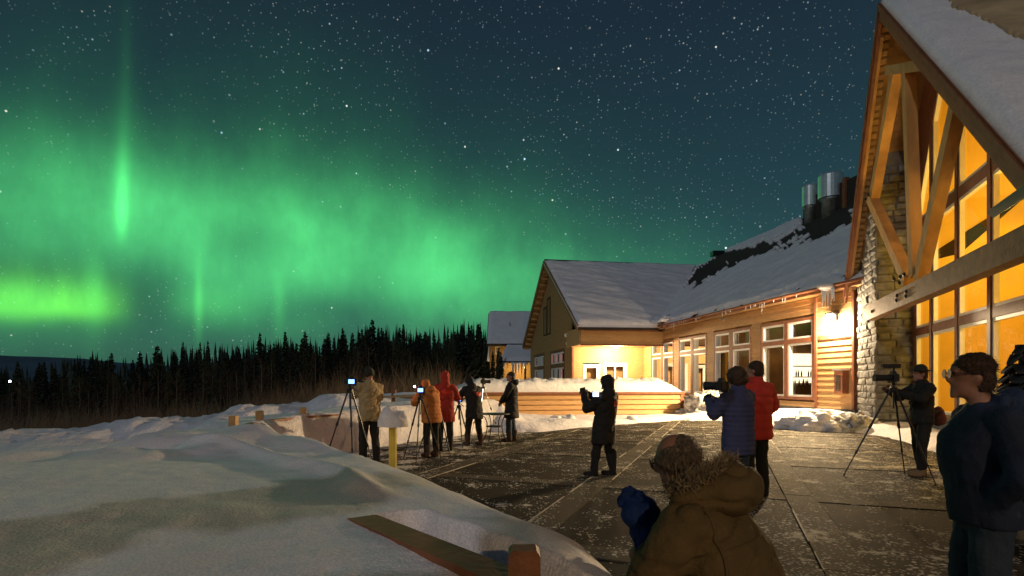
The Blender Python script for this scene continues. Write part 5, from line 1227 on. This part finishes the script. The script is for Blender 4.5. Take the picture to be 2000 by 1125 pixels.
def hand_parts(w, d, up, side, curl=.5, s=1.0):
    """palm + five unequal bent fingers; w wrist, d pointing dir, up back-of-hand dir, side +1/-1 thumb side"""
    d = Vector(d).normalized(); up = Vector(up); up = (up-d*up.dot(d)).normalized(); x = d.cross(up)*side; P_ = []
    rot = Matrix((x, d, up)).transposed()
    P_.append(p_ell(w+d*.05*s, (.042*s, .055*s, .018*s), rot, 12))
    for i, (off, L) in enumerate(((.028, .070), (.010, .080), (-.009, .074), (-.027, .058))):
        a = w+d*.085*s+x*off*s; d1 = (d*math.cos(curl)-up*math.sin(curl)); d2 = (d*math.cos(curl*2.2)-up*math.sin(curl*2.2))
        b = a+d1*L*.55*s; c = b+d2*L*.5*s; P_ += [p_cap(a-d*.02*s, .0105*s, b, .0095*s, 8), p_cap(b, .0095*s, c, .008*s, 8)]
    a = w+d*.03*s+x*.035*s; b = a+(x*.7+d*.6-up*.3)*.042*s; c = b+(d*.8-up*.5)*.034*s; P_ += [p_cap(a, .013*s, b, .011*s, 8), p_cap(b, .011*s, c, .0095*s, 8)]
    return P_
def strands(ho, n, m, parent, cen, seed, L=.03):
    """short hair strands combed down and back over a hair cap"""
    rr = random.Random(seed); mb = MB(); vs = ho.data.vertices
    for _ in range(n):
        v = vs[rr.randrange(len(vs))]; c = v.co; nn = v.normal; d = (Vector((rr.gauss(0, .35), -.55+rr.gauss(0, .3), -.75+rr.gauss(0, .3)))+nn*.55).normalized()*L*rr.uniform(.5, 1.2); s_ = d.cross(nn).normalized()*.0016
        mb.add([c-s_, c+s_, c+d], [(0, 1, 2)])
    tag(mb.build('hair_strands', M[m], parent), kind='stuff')
def seam(jk, pts, src, r, m, parent, name='seam'):
    """thin stitched ridge laid on a garment along points projected from src"""
    bv = BVHTree.FromPolygons([v.co.copy() for v in jk.data.vertices], [tuple(p.vertices) for p in jk.data.polygons]); src = Vector(src).normalized(); out = []
    for p in pts:
        h_ = bv.ray_cast(Vector(p)+src*1.2, -src)
        if h_[0]: out.append(h_[0]+h_[1]*r*.3)
    if len(out) > 1: MB().tube(out, r, 6).build(name, M[m], parent, True)
def person(label, loc, rz, H_=1.78, hip=(0, 0, .93), chest=(0, .0, 1.30), sho=(0, 0, 1.46), head=(0, .03, 1.665), hyaw=0.0, hpitch=0.0, shw=.19,
           armL=((-.30, .05, 1.2), (-.2, .25, 1.25)), armR=((.30, .05, 1.2), (.2, .25, 1.25)), feet=((-.12, 0, 0), (.12, 0, 0)), knees=None, jm='black_cloth', jhem=.72, bulk=1.0,
           flare=1.0, pm='dark_trousers', bm='boot_black', boot_h=.16, headgear='beanie', hgm='hat_dark', hood='down', quilt=None, hair=None, fur=False, logo=None, seed=1, glove=None, voxel=.016, group='aurora watchers on the terrace', gl=False, foot_yaw=0.0):
    r = root('person', label, 'person', loc, rz, group); k = H_/1.78; r.scale = (k, k, k)
    hip, chest, sho, head = map(Vector, (hip, chest, sho, head)); neck = sho+(head-sho)*.25
    hr = Matrix.Rotation(hyaw, 3, 'Z') @ Matrix.Rotation(hpitch, 3, 'X')
    def hd(x, y, z): return head+hr @ Vector((x, y, z))
    S_ = {-1: sho+Vector((-shw, 0, -.03)), 1: sho+Vector((shw, 0, -.03))}; arms = {-1: [Vector(a) for a in armL], 1: [Vector(a) for a in armR]}
    hips = {-1: hip+Vector((-.095, 0, 0)), 1: hip+Vector((.095, 0, 0))}; ft = {-1: Vector(feet[0]), 1: Vector(feet[1])}
    kn = {s: (Vector(knees[0 if s < 0 else 1]) if knees else (hips[s]+ft[s])/2+Vector((0, .03, .04))) for s in (-1, 1)}
    fd = Vector((-math.sin(foot_yaw), math.cos(foot_yaw), 0))
    # continuous body
    B = [p_ell(hd(0, -.005, .02), (.076, .095, .105), hr), p_ell(hd(0, .028, -.055), (.056, .064, .065), hr), p_ell(hd(0, .098, -.012), (.013, .024, .026), hr, 8), p_ell(hd(0, .085, .03), (.055, .02, .014), hr, 8),
         p_ell(hd(0, .083, -.075), (.024, .016, .010), hr, 8), p_ell(hd(0, .078, -.105), (.026, .02, .018), hr, 8), p_ell(hd(-.078, -.012, -.01), (.012, .02, .032), hr, 8), p_ell(hd(.078, -.012, -.01), (.012, .02, .032), hr, 8),
         p_cap(sho+Vector((0, 0, -.04)), .062, hd(0, -.02, -.06), .054), p_cap(hip, .12, chest, .135), p_cap(chest, .135, sho+Vector((0,0,-.06)), .11), p_cap(S_[-1], .06, S_[1], .06)]
    for s in (-1, 1):
        e, w = arms[s]; B += [p_cap(S_[s], .056, e, .042), p_cap(e, .042, w, .029)]; dr = (w-e).normalized(); B += hand_parts(w, dr, Vector((0, 0, 1)) if abs(dr.z) < .8 else Vector((0, -1, 0)), -s, .7)
        B += [p_cap(hips[s], .085, kn[s], .058), p_cap(kn[s], .058, ft[s]+Vector((0,0,.09)), .04), p_cap(ft[s]+Vector((0,0,.05)), .035, ft[s]+fd*.14+Vector((0,0,.035)), .03)]
    garment('body', B, 'skin', r, .0125, 3, 0.0, 5, seed)
    # trousers
    T_ = [p_ell(hip+Vector((0, 0, .0)), (.175*bulk, .135, .14))]
    for s in (-1, 1): T_ += [p_cap(hips[s], .105, kn[s], .082), p_cap(kn[s], .082, ft[s]+Vector((0, 0, .15)), .072)]
    garment('trousers', T_, pm, r, voxel, 4, .014, 8, seed+1)
    for s in (-1, 1):
        f = ft[s]; garment('boot', [p_cap(f+Vector((0, -.01, .07)), .062, f+Vector((0, -.01, .09+boot_h)), .075 if boot_h > .2 else .068), p_cap(f-fd*.03+Vector((0,0,.055)), .052, f+fd*.17+Vector((0,0,.045)), .045), p_ell(f+fd*.06+Vector((0,0,.02)), (.058, .15, .022), Matrix.Rotation(foot_yaw, 3, 'Z'))], bm, r, .014, 3, .004, 12, seed+2)
    # jacket
    def spine(z):
        if z < hip.z: q = hip+(hip-chest)*0.0; return Vector((hip.x+(chest.x-hip.x)*(z-hip.z)/(chest.z-hip.z)*.35, hip.y+(chest.y-hip.y)*(z-hip.z)/(chest.z-hip.z)*.35, z))
        if z < chest.z: t = (z-hip.z)/(chest.z-hip.z); return Vector((*(hip+(chest-hip)*t).xy, z))
        t = min(1, (z-chest.z)/(sho.z-chest.z)); return Vector((*(chest+(sho-chest)*t).xy, z))
    zs = [jhem, jhem+.05, (jhem+hip.z)/2+.08, (hip.z*.6+chest.z*.4), chest.z-.05, chest.z+.05, sho.z-.03, sho.z+.03, sho.z+.075]
    rx = [.205*flare, .21*flare, .205*(flare+1)/2, .195, .205, .21, .19, .13, .085]; ry = [.155*flare, .16*flare, .16, .15, .155, .155, .13, .10, .085]
    J_ = [p_loft([(spine(z), a*bulk, b*bulk) for z, a, b in zip(zs, rx, ry)])]
    for s in (-1, 1):
        e, w = arms[s]; J_ += [p_cap(S_[s]-Vector((0,0,.01)), .085*bulk, e, .078*bulk), p_cap(e, .078*bulk, w-(w-e).normalized()*.02, .056*bulk)]
    J_.append(p_cap(S_[-1]+Vector((0,0,.0)), .085*bulk, S_[1]+Vector((0,0,.0)), .085*bulk))
    if hood == 'down': J_ += [p_ell(sho+Vector((0, -.12, .06)), (.13, .075, .09)), p_cap(sho+Vector((-.10, -.03, .08)), .04, sho+Vector((.10, -.03, .08)), .04)]
    if hood == 'up': J_ += [p_ell(hd(0, -.035, .025), (.112, .118, .145), hr), p_cap(hd(0, -.05, -.05), .10, sho+Vector((0, -.04, .02)), .12)]
    if hood == 'collar': J_ += [p_loft([(sho+Vector((0, .0, .0)), .11, .11), (neck+Vector((0, 0, .07)), .085, .09)])]
    jk = garment('jacket', J_, jm, r, voxel, 4, .020 if not quilt else .006, 7, seed+3, quilt)
    if fur:
        mb = MB(); rr = random.Random(seed)
        for i in range(260):
            a = rr.uniform(0, 6.28); c = hd(.1*math.cos(a), .055+rr.uniform(-.02, .02), .02+.13*math.sin(a)) if hood == 'up' else sho+Vector((.12*math.cos(a), -.05+.09*math.sin(a), .10+rr.uniform(-.02, .03)))
            d = Vector((rr.gauss(0,1), rr.gauss(0,1), rr.gauss(0,1))).normalized()*.035; s_ = d.cross(Vector((0,0,1))).normalized()*.006; mb.add([c-s_, c+s_, c+d], [(0, 1, 2)])
        tag(mb.build('fur_trim', M['fur'], r), kind='stuff')
    # head wear and hair
    if headgear == 'beanie': garment('beanie', [p_ell(hd(0, -.012, .05), (.092, .112, .10), hr), p_cap(hd(-.05, -.03, -.0), .05, hd(.05, -.03, -.0), .05)], hgm, r, .013, 4, .005, 14, seed)
    if headgear == 'fluffy': garment('fur_hat', [p_ell(hd(0, -.012, .04), (.125, .135, .12), hr), p_ell(hd(0, -.06, -.02), (.12, .08, .1), hr)], hgm, r, .014, 2, .03, 22, seed)
    if headgear == 'brim':
        garment('hat', [p_ell(hd(0, -.01, .08), (.092, .105, .085), hr), p_ell(hd(0, 0, .055), (.165, .185, .014), hr)], hgm, r, .012, 2, .004, 10, seed)
    if headgear == 'cap': garment('cap', [p_ell(hd(0, -.01, .06), (.088, .108, .085), hr), p_ell(hd(0, .12, .05), (.07, .075, .01), hr)], hgm, r, .012, 3, .003, 10, seed)
    if hair: hm = garment('hair', [p_ell(hd(0, -.02, .048), (.086, .104, .092), hr), p_ell(hd(0, -.05, -.005), (.083, .07, .10), hr)], hair, r, .012, 2, .010, 26, seed+5); strands(hm, 1600, hair, r, head, seed)
    if glove:
        for s in (-1, 1):
            e, w = arms[s]; d = (w-e).normalized(); garment('glove', [p_cap(w-d*.05, .05, w+d*.02, .046), p_ell(w+d*.07, (.05, .05, .05)), p_cap(w+d*.04+Vector((-s*.03, 0, .02)), .02, w+d*.09+Vector((-s*.05, 0, .03)), .017)]+hand_parts(w, d, Vector((0,0,1)), -s, .9, 1.35), glove, r, .012, 3, .003, 10, seed)
    # emblem lettering on the back, laid on the jacket
    if logo:
        bv = BVHTree.FromPolygons([v.co.copy() for v in jk.data.vertices], [tuple(p.vertices) for p in jk.data.polygons]); x0, x1, z0, z1, src = logo
        pat = ["1110111011101110", "1010101010101010", "1110111011101110", "1010101011001010", "1010101010101010"]
        mb = MB(); nx, nz = 16, 5; src = Vector(src)
        right = Vector((0,0,1)).cross(src).normalized()
        def pr(i, j):
            o_ = sho+right*(x0+(x1-x0)*i/nx)+Vector((0, 0, z0+(z1-z0)*(1-j/nz)))+src*1.0; h_ = bv.ray_cast(o_, -src); return (h_[0]+src*.007) if h_[0] else None
        for j in range(nz):
            for i in range(nx):
                if pat[j][i] == '1':
                    q = [pr(i, j+1), pr(i+1, j+1), pr(i+1, j), pr(i, j)]
                    if all(q): mb.add(q, [(0, 1, 2, 3)])
        if mb.v: tag(mb.build('emblem', M['logo'], r), 'bright red letter emblem on the back')
    if gl:
        mb = MB()
        for s in (-1, 1):
            mb.lathe(hd(s*.034, .108, .018), [(.0265, -.002), (.0265, .002)], 14, ax=(hr @ Vector((1,0,0)), hr @ Vector((0,0,1)), hr @ Vector((0,1,0)))); mb.tube([hd(s*.06, .108, .022), hd(s*.083, .04, .02), hd(s*.083, -.03, .012)], .0028, 6)
        mb.tube([hd(-.01, .112, .022), hd(.01, .112, .022)], .0025, 6); mb.build('glasses', M['black'], r)
    return r
def fx(x, Y): return (x-1000)/FPX*Y
FWD = lambda deg: R(deg)              # 0 = facing away from the viewer, positive = turned to the left
CAML = ((-.24, .16, 1.28), (-.06, .34, 1.50)); CAMR = ((.24, .16, 1.28), (.07, .34, 1.48))
person('man in a tan jacket with dark hood up, at the leftmost tripod', (fx(722, 10.7), 10.7, 0), FWD(38), 1.80, armL=CAML, armR=((.27, .14, 1.24), (.05, .34, 1.44)), jm='tan_cloth', jhem=.80, bulk=1.08, headgear='beanie', hgm='hat_dark', hood='collar', seed=11, feet=((-.13, .02, 0), (.13, -.03, 0)), glove='black_cloth', boot_h=.18)
person('person in a glowing orange puffy jacket bending to a camera', (fx(843, 11.6), 11.6, 0), FWD(42), 1.66, chest=(0, .06, 1.29), sho=(0, .13, 1.43), head=(0, .24, 1.58), hpitch=-.25, armL=((-.26, .28, 1.2), (-.07, .48, 1.34)), armR=((.26, .28, 1.2), (.07, .48, 1.34)), jm='orange_cloth', jhem=.76, bulk=1.16, headgear='beanie', hgm='orange_cloth', hood='down', quilt=(.085, .010), seed=12, bm='boot_brown', fur=True)
person('person in a dark red hooded parka standing behind the orange jacket', (fx(869, 12.6), 12.6, 0), FWD(8), 1.76, jm='red_cloth', jhem=.66, bulk=1.08, hood='up', headgear=None, logo=(-.07, .13, -.17, -.08, (0, -1, 0)), seed=13, armL=((-.29, .06, 1.2), (-.16, .26, 1.18)), armR=((.29, .06, 1.2), (.16, .26, 1.18)))
person('person in a black parka with tan fur hood leaning over a small tripod', (fx(926, 13.75), 13.75, 0), FWD(35), 1.74, chest=(0, .05, 1.29), sho=(0, .12, 1.43), head=(0, .24, 1.58), hpitch=-.45, jm='black_cloth', jhem=.66, bulk=1.1, flare=1.04, hood='up', headgear=None, fur=True, logo=(.0, .16, -.19, -.10, (0, -1, 0)), seed=14, armL=((-.27, .30, 1.2), (-.1, .48, 1.17)), armR=((.27, .30, 1.2), (.08, .50, 1.17)), bm='boot_brown', feet=((-.16, .06, 0), (.16, -.05, 0)))
person('man in a long black coat and jeans by the patio table', (fx(999, 14.7), 14.7, 0), FWD(82), 1.80, jm='black_cloth', jhem=.60, bulk=1.08, flare=1.16, hood='down', headgear=None, hair='hair_brown', hyaw=.3, seed=15, pm='jeans', bm='boot_brown', armL=((-.25, .12, 1.18), (-.12, .26, 1.02)), armR=((.27, .08, 1.18), (.15, .24, 1.02)), logo=(-.03, .13, -.15, -.06, (0, -1, 0)), feet=((-.11, .05, 0), (.11, -.06, 0)))
person('person in a black hooded parka and tall boots holding up a phone', (fx(1180, 9.27), 9.27, 0), FWD(48), 1.62, hip=(0, 0, .93), chest=(0, -.04, 1.30), sho=(0, -.07, 1.46), head=(0, -.05, 1.68), hpitch=.12, jm='black_cloth', jhem=.58, bulk=1.22, flare=1.05, hood='up', headgear='fluffy', hgm='black_cloth', seed=16, armL=((-.28, .17, 1.22), (-.12, .36, 1.50)), armR=((.27, .13, 1.22), (.05, .38, 1.48)), boot_h=.34, logo=(-.02, .20, -.20, -.10, (0, -1, 0)), feet=((-.16, .10, 0), (.15, -.08, 0)), glove='black_cloth', foot_yaw=.3)
person('person in a navy quilted jacket and fluffy dark hat with a camera', (fx(1442, 6.9), 6.9, 0), FWD(30), 1.70, armL=((-.29, .14, 1.22), (-.14, .34, 1.38)), armR=((.28, .14, 1.22), (.0, .36, 1.38)), jm='navy_puff', jhem=.70, bulk=1.14, hood='collar', headgear='fluffy', hgm='hair_brown', quilt=(.062, .011), pm='jeans', seed=17, glove='black_cloth', hpitch=-.1)
person('man in a bright red puffy jacket behind the navy jacket', (fx(1477, 7.6), 7.6, 0), FWD(20), 1.82, armL=((-.29, .08, 1.2), (-.18, .28, 1.2)), armR=((.31, .02, 1.2), (.27, .18, 1.04)), jm='red_puff', jhem=.76, bulk=1.10, hood='collar', headgear=None, hair='hair_brown', hyaw=.5, quilt=(.11, .012), seed=18, pm='dark_trousers')
person('photographer in dark clothes and brimmed hat at the big tripod', (fx(1800, 9.35), 9.35, 0), FWD(88), 1.80, armL=((-.27, .18, 1.26), (-.08, .50, 1.38)), armR=((.26, .2, 1.28), (.06, .52, 1.42)), jm='black_cloth', jhem=.84, bulk=1.04, hood='collar', headgear='brim', hgm='hat_dark', seed=19, bm='boot_tan', feet=((-.14, .1, 0), (.14, -.08, 0)), hair='hair_brown', pm='dark_trousers')
person('man with glasses in a navy hooded sweatshirt, closest on the right', (fx(1915, 2.95), 2.95, 0), FWD(76), 1.685, armL=((-.31, -.04, 1.17), (-.16, .02, .99)), armR=((.31, -.06, 1.17), (.16, .02, .99)), hip=(0, -.02, .93), chest=(0, .05, 1.28), sho=(0, -.03, 1.46), head=(0, .05, 1.665), hyaw=-.06, jm='navy_cloth', jhem=.86, bulk=1.0, hood='down', headgear=None, hair='hair_brown', pm='jeans', seed=20, gl=True, voxel=.012)
# foreground man kneeling with a covered camera
fm = person('kneeling man in an olive parka with fur trimmed hood, closest to the camera', (fx(1428, 2.45), 2.45, -.36), FWD(52), 1.78, hip=(0, -.12, .80), chest=(0, .02, 1.16), sho=(0, .12, 1.34), head=(.0, .245, 1.545), hpitch=-.28, hyaw=.25, shw=.215,
            armL=((-.31, .24, 1.08), (.01, .36, 1.11)), armR=((.34, .20, 1.08), (.10, .40, 1.10)), feet=((-.16, -.35, .40), (.2, .22, .40)), knees=((-.15, .10, .52), (.2, .26, .84)), jm='olive_cloth', jhem=.62, bulk=1.30, flare=1.1, hood='none', headgear=None, pm='dark_trousers', seed=21, voxel=.013, bm='boot_brown')
# his hood lies open on the back; hair fringe, fur and seams
hs, hh = Vector((0, .12, 1.34)), Vector((.0, .245, 1.545))
garment('hood', [p_ell(hs+Vector((.02, -.12, .10)), (.19, .13, .13), Matrix.Rotation(-.5, 3, 'X')), p_cap(hs+Vector((-.16, .02, .06)), .07, hs+Vector((-.02, -.14, .12)), .11), p_cap(hs+Vector((.17, .02, .06)), .07, hs+Vector((.03, -.14, .12)), .11)], 'olive_cloth', fm, .014, 5, .02, 6, 31)
mb = MB(); rr = random.Random(3)
rim = [hs+Vector((math.sin(a)*.185, .02-.155*math.cos(a)*.75, .13+.075*math.cos(a))) for a in [x_*.1-2.1 for x_ in range(43)]]
for i in range(5200):
    c = rim[rr.randrange(len(rim))]+Vector((rr.gauss(0, .018), rr.gauss(0, .018), rr.gauss(0, .016))); d = Vector((rr.gauss(0, 1), rr.gauss(0, 1)-.2, rr.gauss(.35, 1))).normalized()*rr.uniform(.025, .06)
    s_ = d.cross(Vector((rr.uniform(-1,1), rr.uniform(-1,1), 1))).normalized()*.0022; mb.add([c-s_, c+s_, c+d*.6+s_*.8, c+d], [(0, 1, 2), (0, 2, 3)])
tag(mb.build('fur_trim', M['fur'], fm), kind='stuff')
hr = Matrix.Rotation(.25, 3, 'Z') @ Matrix.Rotation(-.28, 3, 'X')
fhair = garment('hair', [p_ell(hh+hr @ Vector((0, -.05, .02)), (.088, .066, .095), hr), p_ell(hh+hr @ Vector((-.05, -.0, .015)), (.044, .085, .065), hr), p_ell(hh+hr @ Vector((.05, -.0, .015)), (.044, .085, .065), hr)], 'hair_grey', fm, .011, 2, .008, 30, 8)
strands(fhair, 2600, 'hair_grey', fm, hh, 4, .035)
fj = [c for c in fm.children if c.name.startswith('jacket')][0]; ls_ = lambda a, b, n=24: [Vector(a)+(Vector(b)-Vector(a))*i/(n-1) for i in range(n)]
seam(fj, ls_((.02, 0, 1.36), (.03, 0, .64)), (0, -1, .1), .004, 'olive_cloth', fm); seam(fj, ls_((-.27, 0, 1.22), (.29, 0, 1.22)), (0, -1, .3), .004, 'olive_cloth', fm); seam(fj, ls_((.20, 0, 1.40), (.26, 0, 1.0)), (.15, -1, .2), .008, 'olive_cloth', fm); seam(fj, ls_((-.20, 0, 1.40), (-.26, 0, 1.0)), (-.15, -1, .2), .008, 'olive_cloth', fm)
mb = MB()
for s in (-1, 1): mb.lathe(hh+hr @ Vector((s*.034, .108, .018)), [(.0265, -.002), (.0265, .002)], 14, ax=(hr @ Vector((1,0,0)), hr @ Vector((0,0,1)), hr @ Vector((0,1,0)))); mb.tube([hh+hr @ Vector((s*.06, .108, .02)), hh+hr @ Vector((s*.083, -.03, .01))], .003, 6)
mb.build('glasses', M['black'], fm)

# ================================================================== TRIPODS AND CAMERAS
def tripod(label, loc, rz, h, spread, m='black', group='tripods on the terrace', sil=None):
    t = root('tripod', label, 'tripod', loc, rz, group)
    top = Vector((0, 0, h-.12))
    for k in range(3):
        a = k*2*math.pi/3+.3; d = Vector((math.cos(a), math.sin(a), 0)); f = d*spread; a0 = top+d*.035
        q = lambda s: a0+(f-a0)*s
        lg = MB().tube([a0, q(.42)], .016, 8).build('leg', M[sil or m], t)
        MB().tube([q(.40), q(.45)], .022, 8).build('clamp', M['black'], lg); MB().tube([q(.42), q(.72)], .0125, 8).build('mid_section', M[m], lg); MB().tube([q(.70), q(.74)], .018, 8).build('clamp', M['black'], lg); MB().tube([q(.72), q(.985)], .0095, 8).build('lower_section', M[m], lg); MB().lathe(q(.985)-Vector((0,0,.012)), [(.012, -.008), (.018, 0), (.012, .02)], 8).build('foot', M['black'], lg)
    MB().tube([top-Vector((0,0,.32)), top+Vector((0,0,.05))], .014, 8).build('centre_column', M['black'], t); MB().lathe(top, [(.03, -.05), (.055, -.03), (.055, .02), (.03, .04)], 10).build('collar', M['black'], t)
    MB().lathe(top+Vector((0,0,.05)), [(.02, 0), (.03, .02), (.03, .05), (.04, .055), (.04, .07)], 10).build('ball_head', M['black'], t); MB().tube([top+Vector((0,0,.08)), top+Vector((.06,-.16,.0))], .008, 6).build('pan_handle', M['black'], t)
    return t
def camera_thing(label, loc, rz, sc='screen', s=1.0, pitch=0.0, flash=False, lens=.12):
    c = root('camera', label, 'camera', loc, rz, 'cameras on tripods'); c.scale = (s, s, s); c.rotation_euler = (pitch, 0, rz)
    MB().box((0, 0, .05), (.14, .06, .09)).build('camera_body', M['blackmat'], c); MB().hexa([(-.035,-.025,.095),(.035,-.025,.095),(.035,.03,.095),(-.035,.03,.095),(-.022,-.015,.13),(.022,-.015,.13),(.022,.025,.13),(-.022,.025,.13)]).build('prism', M['blackmat'], c)
    MB().box((.055, -.005, .04), (.035, .075, .1)).build('grip', M['blackmat'], c)
    MB().lathe((0, .03, .05), [(.036, 0), (.038, .04), (.036, .05), (.041, lens), (.045, lens+.03), (.038, lens+.03)], 14, ax=((1,0,0),(0,0,1),(0,1,0))).build('lens', M['blackmat'], c)
    MB().box((-.008, -.034, .05), (.09, .006, .062)).build('screen', M[sc], c)
    if flash: MB().box((0, .03, .19), (.05, .2, .05)).build('microphone', M['blackmat'], c); MB().box((0, 0, .15), (.02, .02, .05)).build('hot_shoe', M['black'], c)
    return c
p = px(682, 0, 9.9); tripod('tripod of the man in the tan jacket', (p.x, 9.95, 0), .6, 1.52, .52); camera_thing('camera with blue lit screen before the tan jacket', (p.x+.02, 9.95, 1.50), FWD(36), s=1.15)
MB().tube([], [], 3) if False else None
p = px(822, 0, 11.3); tripod('tripod in front of the orange jacket', (p.x+.0, 11.25, 0), .2, 1.34, .44); camera_thing('camera with blue lit screen in front of the orange jacket', (p.x, 11.25, 1.33), FWD(20), s=1.15)
p = px(852, 0, 12.0); tripod('tripod half hidden behind the orange jacket', (p.x, 12.1, 0), 1.1, 1.25, .42)
p = px(897, 0, 13.7); tripod('slim tripod of the black parka with fur hood', (p.x, 13.6, 0), .55, 1.08, .36); camera_thing('camera with blue lit screen on the slim tripod', (p.x, 13.6, 1.07), FWD(15), s=1.0)
p = px(950, 0, 15.8); tripod('silver legged tripod behind the patio table', (p.x-.1, 15.9, 0), 0.0, 1.5, .5, m='steel', sil='steel'); camera_thing('dark camera on the silver legged tripod', (p.x-.1, 15.9, 1.5), FWD(-60), sc='blackmat', s=1.2)
p = px(1737, 0, 9.2); tripod('big black tripod beside the stone wall on the right', (p.x, 9.1, 0), 2.55, 1.56, .72, group='tripods on the terrace'); camera_thing('black video camera with microphone on the big tripod', (p.x, 9.1, 1.55), FWD(85), sc='blackmat', s=1.35, flash=True, lens=.16)
pc_ = Vector((fx(1163, 9.0), 9.0, px(0, 770, 9.0).z)); ph = root('phone', 'phone with bright screen held up by the person in tall boots', 'phone', pc_, FWD(40)); MB().box((0, 0, 0), (.15, .012, .085)).build('case', M['blackmat'], ph); MB().box((0, -.008, 0), (.13, .004, .07)).build('screen', M['screen_white'], ph)
hl = px(808, 755, 11.5); hd_ = root('headlamp', 'small white headlamp glowing by the orange jacketed person', 'headlamp', hl, FWD(42)); MB().lathe((0, 0, 0), [(.02, -.03), (.028, -.01), (.028, .02)], 12, ax=((1,0,0),(0,0,1),(0,1,0))).build('housing', M['blackmat'], hd_); MB().lathe((0, 0, 0), [(.024, -.034), (.024, -.031)], 12, ax=((1,0,0),(0,0,1),(0,1,0))).build('lens', M['red_led'], hd_)
l = bpy.data.lights.new('red_light', 'POINT'); l.energy = 3.0; l.color = (1, .12, .05); l.shadow_soft_size = .03; lo = bpy.data.objects.new('red_light', l); COL.objects.link(lo); lo.parent = hd_; lo.location = (-.1, .35, .02)
# padded blue gloves of the kneeling man, raised towards his face
w_ = Vector((.01, .36, 1.11)); d_ = Vector((-.10, .25, 1.0)).normalized()
garment('glove', [p_cap(w_-d_*.03, .088, w_+d_*.10, .088), p_ell(w_+d_*.19, (.085, .075, .075)), p_ell(w_+d_*.18+Vector((-.06, .02, .0)), (.055, .065, .065))]+hand_parts(w_+d_*.11, d_, Vector((0, -1, .1)), 1, 1.15, 1.8), 'blue_cloth', fm, .009, 3, .010, 16, 9)
garment('cuff', [p_cap(w_-d_*.085, .08, w_-d_*.04, .084)], 'black_cloth', fm, .010, 2, .004, 20, 5)
w_ = Vector((.10, .40, 1.10)); d_ = Vector((-.25, .15, 1.0)).normalized()
garment('glove', [p_cap(w_-d_*.03, .07, w_+d_*.06, .06), p_ell(w_+d_*.10, (.055, .05, .06))]+hand_parts(w_+d_*.05, d_, Vector((0, -1, .2)), -1, 1.0, 1.5), 'blue_cloth', fm, .009, 3, .008, 16, 19)

# camera in the navy jacketed person's hands, and the photographer's hip pack
cc = px(1410, 764, 6.62); camera_thing('dark camera held by the person in the navy quilted jacket', cc, FWD(40), sc='blackmat', s=1.2)
bp_ = root('hip_pack', 'reddish brown pack on the back of the photographer in the brimmed hat', 'pack', (fx(1812, 9.45), 9.45, 0), FWD(80))
garment('bag', [p_ell((0, -.15, .98), (.16, .09, .17)), p_ell((0, -.20, .93), (.11, .06, .10))], 'pack_red', bp_, .014, 3, .012, 9, 3); MB().tube([(-.17, -.12, 1.06), (-.2, .02, 1.05), (-.1, .15, 1.04), (.1, .15, 1.04), (.2, .02, 1.05), (.17, -.12, 1.06)], .018, 6).build('strap', M['black_cloth'], bp_)
